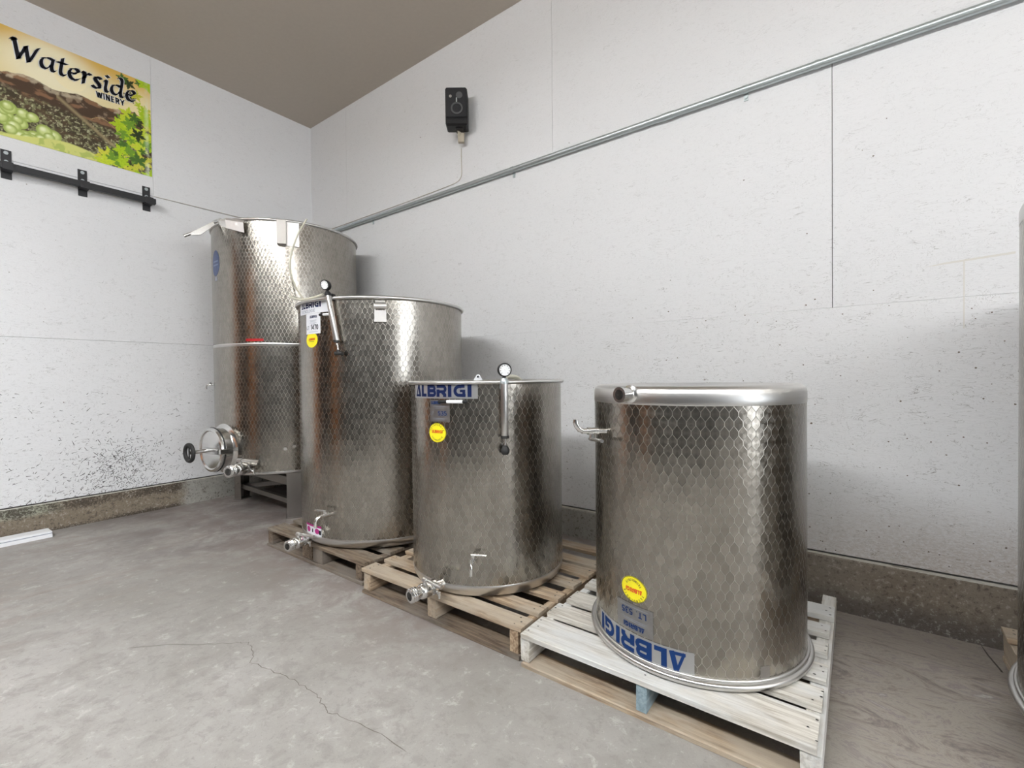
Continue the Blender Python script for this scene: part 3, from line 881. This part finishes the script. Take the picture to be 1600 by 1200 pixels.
# clear hose from the pump, up over the rim and onto the tank behind
def spline(pts, n=8):
    out = []; P_ = [Vector(p) for p in pts]
    for i in range(len(P_) - 1):
        p0, p1, p2, p3 = P_[max(i - 1, 0)], P_[i], P_[i + 1], P_[min(i + 2, len(P_) - 1)]
        for k in range(n):
            t_ = k / n
            out.append(.5 * ((2 * p1) + (p2 - p0) * t_ + (2 * p0 - 5 * p1 + 4 * p2 - p3) * t_ ** 2 + (3 * p1 - p0 - 3 * p2 + p3) * t_ ** 3))
    out.append(P_[-1]); return [tuple(p) for p in out]
w2 = lambda deg, r, z: (r * math.cos(math.radians(deg)), r * math.sin(math.radians(deg)), z - t2.zb)
def t1w(deg, r, z):        # a point beside the corner tank, in this tank's own space
    return (t1.c[0] + r * math.cos(math.radians(deg)) - t2.c[0], t1.c[1] + r * math.sin(math.radians(deg)) - t2.c[1], z - t2.zb)
hs = MB().tube(spline([w2(-73, .592, 1.648), w2(-80, .590, 1.636), w2(-90, .590, 1.634), w2(-99, .592, 1.648), w2(-106, .600, 1.672), t1w(-19, 1.05, 1.735),
                  t1w(-20.5, .80, 1.80), t1w(-24.5, .64, 1.95), t1w(-26.5, .622, 2.12), t1w(-22, .624, 2.32), t1w(-16, .640, 2.46), t1w(-14.5, .634, 2.485)], 8), .0072, 8).build('air_hose', 'hose')
hs.location = (t2.c[0], t2.c[1], t2.zb)
tag(hs, 'thin cloudy hose looping from the gauge of the 1470 tank up the tallest tank', 'hose')
# toggle clasp under the rim
f = t2.frame(-39.7, 1.56)
cl_ = MB().box(.0, .004, -.032, .032, -.07, -.005, T=f).box(0, .010, -.034, -.026, -.072, .01, T=f).box(0, .010, .026, .034, -.072, .01, T=f).box(.0, .012, -.036, .036, -.074, -.062, T=f).build('lid_clasp', 'light_steel', t2.o, smooth=0)
MB().tube([(.012, -.036, .018), (.012, .036, .018)], .016, 12, T=f).tube([(.006, -.028, .045), (.006, .028, .045)], .008, 8, T=f).build('latch', 'light_steel', cl_)
sample_tap(t2, -72, .345, 1.15, lever=-1, side=-.5)
drain_valve(t2, -95, .170, 1.0, rz=.35, lever=1)
o = t2.plate('care_label', 'paper', -91, .222, .17, .062, .0010, label='small white care label with magenta dots')
t2.plate('care_band', 'pink', -91, .248, .17, .012, .0016, parent=o)
for a in (-96.5, -86.5):
    t2.disc('care_symbol', 'pink', a, .220, .022, .017, .0018, parent=o)
t2.plate('care_text', 'blacki', -91.4, .218, .012, .022, .0018, parent=o, n=3)
t2.plate('care_text', 'blacki', -83.5, .216, .02, .026, .0019, parent=o, n=3)

# ---- upright 535 tank
t3 = Tank(-1.60, 1.922, .1355, .398, 'wine_tank', 'short upright wine tank with blue lettering at its rim, on the tan pallet', G_ALL)
ZT3 = 1.128
t3.shell('body', .19, ZT3 - .008, 'swirl')
MB().lathe([(.0008, .006), (.370, .004), (.388, .012), (.3965, .03), (.3990, .050), (.3990, .058), (.3975, .060)], 128).build('bottom_band', 'steel', t3.o)
rim_bead(t3, ZT3, .395, rr=.0095)
MB().lathe([(.392, ZT3 - .30), (.30, ZT3 - .28), (.0008, ZT3 - .26)], 64).build('floating_lid', 'steel', t3.o)
st = t3.plate('brand_sticker', 'silver', -84.2, 1.089, .392, .070, n=28, label='silver maker sticker with navy letters')
t3.text('lettering', 'navy', 'ALBRIGI', -84.6, 1.090, .056, parent=st, table=LOGO, space=.06, width=.352)
st = t3.plate('capacity_label', 'clearf', -84.0, .997, .118, .104, .0010, label='worn clear capacity label')
t3.text('lettering', 'blue', '535', -81.5, .986, .020, parent=st, width=.050, off=.0018)
t3.text('lettering', 'greyi', 'LT.', -90.0, .986, .016, parent=st, width=.026, off=.0018)
t3.text('lettering', 'blue', 'ALBRIGI', -87.0, 1.035, .014, parent=st, table=LOGO, space=.08, width=.06, off=.0018)
for zz, ww in ((1.018, .07), (1.010, .05), (.962, .08), (.955, .06)):
    t3.plate('print_line', 'greyi', -84, zz, ww, .002, .0018, parent=st, n=4)
st = t3.disc('round_sticker', 'yellow', -86.2, .894, .053, .046, label='round yellow sticker with red name')
t3.disc('print_ring', 'brown_ink', -86.2, .894, .053, .046, .0016, parent=st, ring=(.955, .985))
t3.text('lettering', 'redi', 'ALBRIGI', -86.0, .900, .014, parent=st, table=LOGO, space=.07, width=.066, off=.002)
t3.ring_text('lettering', 'brown_ink', 'TECNOLOGIE', -86.2, .892, .037, .007, 160, 20, .002, False, st)
t3.ring_text('lettering', 'brown_ink', 'TECNOLOGIE', -86.2, .896, .040, .007, 215, 325, .002, False, st, top=False)
air_pump(t3, -39.5, 1.125, .24, .055, tilt=.0, knob='ball', lean=.01)
f = t3.frame(-57, 1.13, .33)
MB().poly([f((0, -.026, -.06)), f((0, .026, -.06)), f((0, .026, .0)), f((0, .006, .034)), f((0, -.006, .034)), f((0, -.026, .0))]).poly(
    [f((.004, -.026, -.06)), f((.004, -.026, .0)), f((.004, -.006, .034)), f((.004, .006, .034)), f((.004, .026, .0)), f((.004, .026, -.06))]).build('lid_lug', 'white', t3.o, smooth=0)
MB().tube([(.005, -.003, .024), (.007, .003, .024)], .004, 8, T=f).build('lug_hole', 'blacki', t3.o)
f = t3.frame(-39.5, 1.14, .398)
MB().tube(spline([f((-.03, .02, .01)), f((-.07, .05, .012)), f((-.12, .10, .005)), f((-.17, .14, -.03)), f((-.22, .12, -.07))], 6), .011, 8).build('lid_hose', 'hose', t3.o)
sample_tap(t3, -59.5, .330, 1.0, lever=1)
drain_valve(t3, -84, .186, 1.0, rz=-.25, lever=1)

# ---- upside-down 535 tank
def inverted(cx, cy, zb, r, ztop, label, n=144):
    tk = Tank(cx, cy, zb, r, 'wine_tank', label, G_ALL)
    sh = .024
    tk.shell('body', zb + .012, ztop - .064, 'swirl')
    prof = [(r + .0004, ztop - .066 - zb), (r + .0012, ztop - .062 - zb), (r + .0012, ztop - .05 - zb), (r + .0012, ztop - sh - zb)]
    prof += [(r - sh + sh * math.cos(a), ztop - sh - zb + sh * math.sin(a)) for a in np.linspace(.1, PI / 2, 9)]
    prof += [(r * .6, ztop - zb - .004), (.0008, ztop - zb - .012)]
    MB().lathe(prof, n).build('end_cap', 'steel', tk.o, smooth=50)
    rr = .012
    prof = [(r + .010 + rr * math.cos(a), .012 + .012 * math.sin(a)) for a in np.linspace(0, 2 * PI, 11)[:-1]]
    MB().lathe(prof, n, close=True).build('rim', 'steel', tk.o, smooth=60)
    prof = [(r + .003 + .006 * math.cos(a), .027 + .006 * math.sin(a)) for a in np.linspace(0, 2 * PI, 9)[:-1]]
    MB().lathe(prof, n, close=True).build('rim_fold', 'steel', tk.o, smooth=60)
    return tk
t4 = inverted(-.528, 1.93, .1355, .389, 1.115, 'wine tank standing upside down, its blue lettering inverted, on the bleached pallet')
st = t4.plate('brand_sticker', 'silver', -105.5, .200, .420, .078, flip=True, n=30, label='silver maker sticker, upside down')
t4.text('lettering', 'blue', 'ALBRIGI', -106.5, .200, .062, parent=st, table=LOGO, space=.06, width=.385, flip=True)
st = t4.plate('capacity_label', 'clearf', -105.5, .292, .155, .098, .0010, flip=True, label='worn clear capacity label, upside down')
t4.text('lettering', 'blue', 'LT. 535', -105.5, .312, .021, parent=st, flip=True, width=.105, off=.002)
t4.text('lettering', 'blue', 'ALBRIGI', -105.5, .262, .017, parent=st, table=LOGO, space=.09, width=.09, flip=True, off=.002)
for zz, ww in ((.286, .11), (.280, .09), (.330, .12)):
    t4.plate('print_line', 'greyi', -105.5, zz, ww, .002, .0018, parent=st, n=5)
st = t4.disc('round_sticker', 'yellow', -105.4, .395, .055, .045, flip=True, label='round yellow sticker, upside down')
t4.disc('print_ring', 'brown_ink', -105.4, .395, .055, .045, .0016, parent=st, ring=(.955, .985))
t4.text('lettering', 'redi', 'ALBRIGI', -105.2, .392, .015, parent=st, table=LOGO, space=.07, width=.070, flip=True, off=.002)
t4.ring_text('lettering', 'brown_ink', 'TECNOLOGIE', -105.4, .396, .037, .008, 160, 20, .002, True, st)
t4.ring_text('lettering', 'brown_ink', 'TECNOLOGIE', -105.4, .392, .040, .008, 215, 325, .002, True, st, top=False)
f = t4.frame(-106.5, 1.085)
T = lambda p: f((p[2], p[0], p[1]))
po = MB().lathe([(.032, -.005), (.032, .004), (.0235, .008), (.0235, .045), (.027, .047), (.027, .060), (.018, .060), (.018, .02)], 28, T=T).build('outlet_stub', 'bright', t4.o, smooth=30)
MB().lathe([(.0182, .025), (.001, .025)], 20, T=T).build('bore', 'seam', po)
sample_tap(t4, -127, .942, 1.3, up=True, side=-.35, spout=.034)
t4.plate('smear', 'dull', -41.4, .186, .035, .04, .0006)

# ---- tank cut by the frame
t5 = inverted(.955, 2.05, .1355, .547, 1.675, 'tall grey wine tank standing upside down at the edge of the picture')

# ------------------------------------------------------------------ pallets
def pallet(x0, x1, deck, ystr, stringers, ztop, mats, label, th=.020, lower=3, back_extra=0.0, seed=1, shade=None):
    """deck: list of (y0, y1); stringers: list of (x0, x1, material)"""
    random.seed(seed)
    y0 = deck[0][0]; y1 = ystr
    cx = (x0 + x1) / 2
    o = thing('wooden_pallet', (cx, y0, 0), label, 'pallet', 'wooden pallets under the tanks')
    def board(name, mat, xa, xb, ya, yb, za, zb_, along='x', ch=.0022, jit=.0016):
        xm, ym, zm = (xa + xb) / 2, (ya + yb) / 2, (za + zb_) / 2
        L, W, H = (xb - xa) / 2, (yb - ya) / 2, (zb_ - za) / 2
        if along == 'x':
            b = MB().box(-L, L, -W, W, -H, H, ch=ch, jit=jit).build(name, mat, o, smooth=0)
        else:
            b = MB().box(-W, W, -L, L, -H, H, ch=ch, jit=jit).build(name, mat, o, smooth=0)
            b.rotation_euler = (0, 0, PI / 2)
        b.location = (xm - cx, ym - y0, zm)
        return b
    nails = MB()
    for i, (a, b) in enumerate(deck):
        e0, e1 = random.uniform(-.010, .006), random.uniform(-.006, .010)
        bd = board('deck_board', mats[0], x0 + e0, x1 + e1, a, b, ztop - th, ztop - .0005 * random.random())
        bd.rotation_euler = (0, 0, random.uniform(-.006, .006))
        for sx0, sx1, _ in stringers:
            for k in range(3 if b - a > .09 else 2):
                xx = (sx0 + sx1) / 2 + random.uniform(-.014, .014); yy = a + (b - a) * (k + .7) / (3.4 if b - a > .09 else 2.4)
                r = random.uniform(.0028, .0042)
                nails.poly([(xx + r * 1.3 * math.cos(q) - cx, yy + r * math.sin(q) - y0, ztop + .0012) for q in np.linspace(0, 2 * PI, 7)[:-1]])
    nails.build('nail_heads', 'rubber', o, smooth=0, kind='stuff')
    for sx0, sx1, m_ in stringers:
        board('stringer', m_, sx0, sx1, y0 + .006, y1, .019, ztop - th - .001, along='y', ch=.003)
    D = y1 - y0
    for ya, yb in ((y0 - .004, y0 + .095), (y0 + D * .42, y0 + D * .58), (y1 - .10, y1)):
        board('bottom_board', mats[1], x0, x1, ya, yb, .0, .018)
    return o
pallet(-3.285, -2.195, [(1.548, 1.672), (1.737, 1.842), (1.905, 1.995), (2.065, 2.155), (2.225, 2.315), (2.385, 2.475), (2.53, 2.645)], 2.645,
       [(-3.283, -3.225, 'wood_d'), (-2.838, -2.728, 'wood_d'), (-2.715, -2.612, 'wood_d'), (-2.272, -2.215, 'wood_d')], .127, ('wood_a', 'wood_d'),
       'dark weathered pallet under the large tank marked 1470', seed=2)
pallet(-2.132, -1.092, [(1.500, 1.592), (1.645, 1.722), (1.800, 1.880), (1.955, 2.038), (2.100, 2.190), (2.222, 2.312), (2.405, 2.498)], 2.50,
       [(-2.130, -2.074, 'wood_b'), (-1.636, -1.580, 'wood_b'), (-1.146, -1.104, 'wood_b')], .133, ('wood_b', 'wood_d'),
       'tan brown pallet under the short upright tank', seed=3)
pallet(-1.066, -.082, [(1.478, 1.638), (1.676, 1.782), (1.826, 1.932), (2.004, 2.090), (2.160, 2.250), (2.320, 2.436)], 2.60,
       [(-1.074, -1.034, 'wood_c'), (-.596, -.560, 'bluewood'), (-.124, -.074, 'wood_c')], .133, ('wood_c', 'wood_b'),
       'bleached whitish pallet under the upside-down tank with inverted lettering', seed=4)
pallet(.470, 1.48, [(1.55, 1.66), (1.72, 1.80), (1.87, 1.95), (2.02, 2.10), (2.17, 2.25), (2.33, 2.41), (2.52, 2.63)], 2.63,
       [(.472, .512, 'wood_b'), (.96, 1.0, 'wood_b'), (1.43, 1.47, 'wood_b')], .133, ('wood_b', 'wood_b'),
       'brown pallet under the tall tank at the edge of the picture', seed=5)

# ------------------------------------------------------------------ marker pens clinging to the tanks
def marker_pen(tk, deg, z, L, label, tilt=0.0):
    f = tk.frame(deg, z); w = f((.009, 0, 0))
    o = thing('marker_pen', (tk.c[0] + w[0], tk.c[1] + w[1], tk.zb + w[2]), label, 'pen', rz=math.radians(deg))
    T = lambda p: (p[0], p[1], p[2] + p[1] * tilt)
    MB().tube([(0, -L / 2, 0), (0, -L * .46, 0), (0, L * .40, 0), (0, L / 2, 0)], [.006, .0078, .0078, .0055], 12, T=T).build('barrel', 'black', o)
    MB().tube([(0, -L * .20, 0), (0, L * .34, 0)], .0083, 12, caps=False, T=T).build('wrapper', 'white', o)
    return o
marker_pen(t3, -72.6, 1.041, .150, 'black marker pen with white wrapper stuck on the short upright tank')
marker_pen(t2, -74.0, 1.536, .105, 'black marker pen with white wrapper behind the large tank\'s air pump')

# ------------------------------------------------------------------ banner on the left wall
def vnoise(x, y, s, seed):
    r = np.random.RandomState(seed).rand(64, 64)
    xi, yi = np.floor(x * s).astype(int), np.floor(y * s).astype(int)
    fx, fy = x * s - xi, y * s - yi
    fx, fy = fx * fx * (3 - 2 * fx), fy * fy * (3 - 2 * fy)
    g = lambda a, b: r[a % 64, b % 64]
    return (g(xi, yi) * (1 - fx) + g(xi + 1, yi) * fx) * (1 - fy) + (g(xi, yi + 1) * (1 - fx) + g(xi + 1, yi + 1) * fx) * fy
def fbm(x, y, s, seed, o=5):
    t_ = 0; a = .5
    for k in range(o): t_ = t_ + a * vnoise(x, y, s * 2 ** k, seed + k); a *= .5
    return t_
PY0, PY1, PZ0, PZ1 = .40, 1.428, 2.968, 3.785
nx_, nz_ = 300, 230
yy, zz = np.meshgrid(np.linspace(PY0, PY1, nx_), np.linspace(PZ0, PZ1, nz_))
C_ = np.zeros(yy.shape + (3,))
def lay(mask, c):
    mk = np.clip(mask, 0, 1)[..., None]
    C_[:] = C_ * (1 - mk) + np.array(c) * mk
sm = lambda q, a, b: (lambda t_: t_ * t_ * (3 - 2 * t_))(np.clip((q - a) / (b - a), 0, 1))
n1, n2, n3 = fbm(yy, zz, 9, 1), fbm(yy, zz, 26, 7), fbm(yy * .6, zz * 1.6, 18, 15)
lay(np.ones_like(yy), (.86, .74, .42))
lay(sm(zz, 3.60, 3.78), (.72, .46, .10))
lay(sm(.36 - np.hypot(yy - .80, (zz - 3.60) * 1.3), 0, .22), (.93, .86, .60))
lay(sm(.098 - np.hypot(yy - .905, zz - 3.575), 0, .004), (.96, .86, .55))
ridge = 3.455 + .018 * np.sin(yy * 21) + .03 * (fbm(yy, yy * 0, 16, 31) - .5) + np.clip(yy - 1.0, 0, 1) * .05
hill = sm(ridge - zz, 0, .006)
lay(hill, (.075, .045, .028))
lay(hill * sm(n3, .50, .62) * .75, (.30, .16, .085))
lay(hill * sm(n2, .60, .70) * .5, (.42, .32, .22))
lay(hill * sm(.030 - np.abs(zz - ridge + .02), 0, .02) * sm(n2, .45, .6) * .6, (.62, .53, .38))
field = sm(3.36 - .12 * (yy - .55) - zz, 0, .05)
lay(field * .8, (.05, .04, .022))
lay(field * sm(fbm(yy, zz, 55, 41), .52, .64), (.20, .20, .10))
lay(field * sm(fbm(yy, zz, 80, 47), .60, .68) * .8, (.50, .49, .30))
lane = sm(.03 - np.abs(zz - 3.30 + (yy - .95) * .75), 0, .03) * (yy > .82) * (yy < 1.22)
lay(lane * .8, (.36, .29, .16))
# pale grapes, lower left
rg = np.random.RandomState(4)
for k in range(46):
    gx, gz = rg.uniform(.36, .84), rg.uniform(2.97, 3.21)
    if gz > 3.21 - .9 * max(0, gx - .66): continue
    R_ = rg.uniform(.032, .050); d_ = np.hypot(yy - gx, zz - gz)
    lay(sm(R_ - d_, 0, .004), (.33, .42, .10))
    lay(sm(R_ * .86 - d_, 0, .02), (.58, .66, .26))
    lay(sm(R_ * .5 - np.hypot(yy - gx + .008, zz - gz - .01), 0, .02), (.80, .84, .55))
low = sm(3.03 + .03 * np.sin(yy * 9) - zz, 0, .012) * (yy < 1.12)
lay(low, (.62, .64, .20)); lay(low * sm(n2, .5, .6) * .7, (.36, .46, .10))
# vine leaves down the right side
for k in range(96):
    top = k < 16
    gx = rg.uniform(1.10, 1.43) if top else rg.uniform(1.20, 1.43)
    gz = rg.uniform(3.56, 3.79) if top else rg.uniform(2.96, 3.56)
    if top and gz < 3.80 - (gx - 1.08) * .9 - .05 and gx < 1.25: continue
    if gz < 3.08: gx = rg.uniform(1.08, 1.43)
    R_ = rg.uniform(.03, .075); a_ = rg.uniform(0, 6.28)
    if 3.47 < gz < 3.57 and gx < 1.34: continue
    th = np.arctan2(zz - gz, yy - gx) + a_; d_ = np.hypot(yy - gx, zz - gz)
    edge_ = R_ * (.70 + .24 * np.cos(5 * th) + .10 * np.cos(15 * th))
    pal = [(.42, .60, .02), (.55, .66, .04), (.17, .33, .03), (.07, .16, .025), (.60, .60, .06), (.03, .05, .015)]
    c0 = pal[rg.choice(6, p=[.28, .22, .18, .12, .12, .08])]
    lay(sm(edge_ - d_, 0, .003), c0)
    lay(sm(edge_ - d_, 0, .003) * sm(.004 - np.abs((d_ * np.sin(2.5 * th))), 0, .003) * .5, tuple(q * .55 for q in c0))
lay(sm(.0022 - np.abs(zz - 3.30 - .04 * np.sin((yy - 1.02) * 22)), 0, .0015) * (yy > 1.02) * (yy < 1.22), (.62, .48, .22))
lay(sm(yy, 1.37, 1.40) * sm(1.415 - yy, 0, .012) * sm(n1, .4, .6) * .35, (.85, .92, .85))
mb = MB()
mb.quadgrid([[(0, float(yy[i, j]) - PY0, float(zz[i, j]) - PZ0) for j in range(nx_)] for i in range(nz_)])
t = NT('printed_vinyl'); at = t.n('ShaderNodeAttribute', attribute_name='print'); M['print'] = t.set(at.outputs['Color'], .28, 0.0, .5)
ban = thing('banner', (XL + .0005, PY0, PZ0), 'vineyard banner with large script lettering, hung high on the wall', 'banner')
MB().box(.0, .003, 0, PY1 - PY0, 0, PZ1 - PZ0).build('vinyl_sheet', 'white', ban, smooth=0)
for v_ in range(len(mb.v)): mb.v[v_] = (.0036, mb.v[v_][1], mb.v[v_][2])
pr = mb.build('printed_picture', 'print', ban, smooth=0)
ca = pr.data.color_attributes.new('print', 'FLOAT_COLOR', 'POINT')
ca.data.foreach_set('color', np.concatenate([C_.reshape(-1, 3), np.ones((nx_ * nz_, 1))], 1).astype(np.float32).ravel())
# script lettering, broad-nib pen
def bez(*p, n=10):
    P_ = [np.array(q, float) for q in p]; out = []
    for i in range(n + 1):
        t_ = i / n
        q = [x for x in P_]
        while len(q) > 1: q = [a + (b - a) * t_ for a, b in zip(q[:-1], q[1:])]
        out.append(tuple(q[0]))
    return out
SC = {
 'W': (1.42, [bez((-.10, 1.30), (.05, 1.55), (.12, 1.45), (.16, 1.35)) + [(.34, .02), (.74, 1.20), (.86, .04)] + bez((.86, .04), (1.10, .5), (1.22, 1.1), (1.42, 1.42))]),
 'a': (.86, [bez((.70, .92), (.40, 1.10), (.02, .85), (.05, .35), n=8) + bez((.05, .35), (.08, -.12), (.45, -.02), (.62, .55), n=8), [(.72, .95), (.62, .35)] + bez((.62, .35), (.60, -.05), (.75, -.02), (.88, .18), n=6)]),
 't': (.56, [[(.34, 1.38), (.20, .40)] + bez((.20, .40), (.14, -.08), (.36, -.04), (.52, .16), n=6), [(.02, .95), (.56, 1.0)]]),
 'e': (.70, [bez((.10, .48), (.45, .50), (.66, .66), (.58, .86), n=8) + bez((.58, .86), (.46, 1.10), (.06, .85), (.07, .38), n=8) + bez((.07, .38), (.10, -.12), (.46, -.04), (.66, .22), n=8)]),
 'r': (.62, [bez((.02, .86), (.12, 1.02), (.24, .96), (.22, .78), n=6) + [(.12, .0)], bez((.17, .42), (.26, .80), (.42, 1.06), (.58, .90), n=8)]),
 's': (.60, [bez((.54, .88), (.36, 1.10), (.08, .96), (.20, .68), n=8) + bez((.20, .68), (.32, .48), (.52, .40), (.44, .16), n=8) + bez((.44, .16), (.34, -.08), (.10, -.02), (.0, .14), n=6)]),
 'i': (.42, [bez((.02, .80), (.12, 1.0), (.26, 1.02), (.22, .78), n=6) + [(.15, .35)] + bez((.15, .35), (.12, -.04), (.28, -.04), (.40, .16), n=6), [(.22, 1.40), (.38, 1.28)]]),
 'd': (.92, [bez((.64, .86), (.38, 1.06), (.02, .82), (.06, .34), n=8) + bez((.06, .34), (.12, -.12), (.50, .02), (.62, .50), n=8), bez((.48, 1.55), (.66, 1.76), (.80, 1.60), (.77, 1.30), n=6) + [(.64, .36)] + bez((.64, .36), (.60, -.06), (.78, -.02), (.90, .18), n=6)]),
}
def script(word, h, W):
    adv = sum(SC[c_][0] + .06 for c_ in word); k = W / adv / h
    def quads(w):
        x = 0; out = []
        for c_ in word:
            for st_ in SC[c_][1]:
                out += stroke_quads([((x + a) * h * k, b * h) for a, b in st_], w, .05, nib=math.radians(38))
            x += SC[c_][0] + .06
        return out
    return quads
qf = script('Waterside', .098, .745)
Tb = lambda off: (lambda u, v: (off, u + .585 - PY0, v + 3.572 - PZ0))
put_quads(MB(), qf(.040), Tb(.0046)).build('lettering_halo', 'white', ban, smooth=0)
put_quads(MB(), qf(.027), Tb(.0056)).build('lettering', 'blacki', ban, smooth=0)
mbw = MB(); mbh = MB(); x = 0
for ch in 'WINERY':
    w_, strokes = GL[ch]
    for st_ in strokes:
        put_quads(mbw, stroke_quads([((x + a) * .036, b * .046) for a, b in st_], .0075, .05), Tb(.0056), .478, -.070, .05)
        put_quads(mbh, stroke_quads([((x + a) * .036, b * .046) for a, b in st_], .016, .05), Tb(.0044), .478, -.070, .05)
    for a, b in {'W': ((.02, 1), (.98, 1)), 'I': ((.12, 0), (.12, 1)), 'N': ((.1, 0), (.1, 1), (.62, 1)), 'E': ((.1, 0), (.1, 1)), 'R': ((.1, 0), (.64, 0), (.1, 1)), 'Y': ((.35, 0), (.02, 1), (.68, 1))}[ch]:
        put_quads(mbw, stroke_quads([((x + a - .13) * .036, b * .046), ((x + a + .13) * .036, b * .046)], .004, .05), Tb(.0057), .478, -.070, .05)
    x += w_ + .20
mbh.build('lettering_halo', 'white', ban, smooth=0)
mbw.build('lettering', 'blacki', ban, smooth=0)

# ------------------------------------------------------------------ black rail with strap brackets under the banner
rl = thing('wall_rail', (XL, .985, 2.76), 'black steel rail held by strap brackets, under the banner', 'rail')
MB().box(.045, .085, -3.2, .445, -.052, -.006, ch=.002).build('rail_bar', 'blackm', rl, smooth=0)
for k in range(6):
    y = .397 - k * .42
    bb = MB().box(.0, .006, y - .028, y + .028, -.105, .108, ch=.001)
    bb.box(.006, .090, y - .028, y + .028, -.058, -.052).box(.085, .091, y - .028, y + .028, -.058, -.002)
    bo = bb.build('bracket', 'blackm', rl, smooth=0)
    for z in (.085, .020):
        MB().tube([(.005, y, z), (.011, y, z)], .013, 10).build('bolt', 'galv', bo)

# ------------------------------------------------------------------ conduit, straps, cable, speaker on the right wall
cd = thing('conduit', (-.5, YW - .001, 2.762), 'galvanised conduit pipe running along the white wall', 'conduit')
MB().tube([(XL + .5, -.024, .0), (7.5, -.024, .0)], .0195, 16).build('pipe', 'galv', cd)
for x in (-3.4, -1.640, -.460, .0, .34, 2.0):
    s_ = MB()
    s_.tube([(x - .012, -.024, 0), (x + .012, -.024, 0)], .0222, 16)
    if x in (-1.640, .0, -3.4):
        s_.box(x - .011, x + .011, -.006, 0, -.055, -.018)
        s_.tube([(x, -.012, -.040), (x, -.004, -.040)], .008, 8)
    s_.build('pipe_strap', 'galv', cd, smooth=35)
MB().tube([(-.66 + .2, -.024, 0), (-.60 + .2, -.024, 0)], .0225, 16).build('coupling', 'galv', cd)
wr = MB().tube(spline([(-2.69, YW - .005, 3.10), (-2.691, YW - .0045, 3.06), (-2.692, YW - .004, 3.0), (-2.69, YW - .004, 2.895), (-2.705, YW - .004, 2.855), (-2.743, YW - .004, 2.832), (-2.86, YW - .004, 2.822), (-3.4, YW - .004, 2.812), (-4.2, YW - .004, 2.808), (-5.0, YW - .004, 2.806)], 6), .0032, 6).build('speaker_cable', 'wire')
tag(wr, 'thin tan cable dropping from the speaker and following the conduit', 'cable')
wl = MB().tube([(XL + .004, 2.93, 2.806), (XL + .004, 2.1, 2.806), (XL + .004, 1.44, 2.80)], .0028, 6).build('wall_cable', 'wire')
tag(wl, 'thin cable along the wall seam beside the black rail', 'cable')

sp = thing('loudspeaker', (-2.585, 2.765, 3.345), 'small black loudspeaker mounted high on the white wall', 'speaker', rz=yaw)
bx = MB().box(-.088, .088, .010, .135, -.150, .150, ch=.012)
bx.build('cabinet', 'black', sp, smooth=0)
MB().box(-.083, .083, .0, .012, -.092, .146, ch=.008).build('front_baffle', 'dgrey', sp, smooth=0)
MB().box(-.083, .083, .002, .012, -.146, -.100, ch=.006).build('lower_baffle', 'black', sp, smooth=0)
def ring_y(x, z, prof, name, mat):
    return MB().lathe(prof, 28, T=lambda p: (p[0] + x, -p[2], p[1] + z)).build(name, mat, sp)
ring_y(.006, -.022, [(.050, .0), (.050, .004), (.040, .005), (.030, .000), (.018, -.002), (.012, .003), (.001, .004)], 'woofer', 'dgrey')
ring_y(.006, -.022, [(.048, .003), (.048, .0065), (.036, .0065), (.036, .003)], 'woofer_ring', 'dullblack')
ring_y(.026, .083, [(.026, .0), (.026, .004), (.020, .005), (.010, .003), (.001, .005)], 'tweeter', 'dullblack')
ring_y(-.045, .075, [(.011, .0), (.011, .003), (.001, .003)], 'port', 'dull')
MB().box(.0, .008, -.003, .0, .030, .062).build('badge', 'galv', sp, smooth=0)
br = MB().box(-.012, .050, .05, .13, -.158, -.148, ch=.002)
br.build('swivel', 'black', sp, smooth=0)
wb = MB()
wb.poly([(.0, .075, -.150), (.058, .140, -.150), (.030, .135, -.225), (.0, .12, -.225)]).poly([(.0, .075, -.150), (.0, .12, -.225), (-.004, .15, -.16)]).box(.0, .050, .11, .145, -.235, -.145, ch=.003)
wb.build('wall_bracket', 'beige', sp, smooth=0)

# ------------------------------------------------------------------ white length of trim lying by the left wall
tr = thing('metal_trim', (-4.865, .70, 0), 'white length of metal trim lying on the concrete by the wall', 'trim piece', rz=.03)
MB().box(-.062, .058, -2.4, .0, .002, .046, ch=.003).build('channel', 'white', tr, smooth=0)
MB().box(.040, .061, -2.4, .0, .028, .032).build('groove', 'greyi', tr, smooth=0)
MB().box(-.060, .062, -2.4, .001, .0, .020).build('lower_flange', 'white', tr, smooth=0)
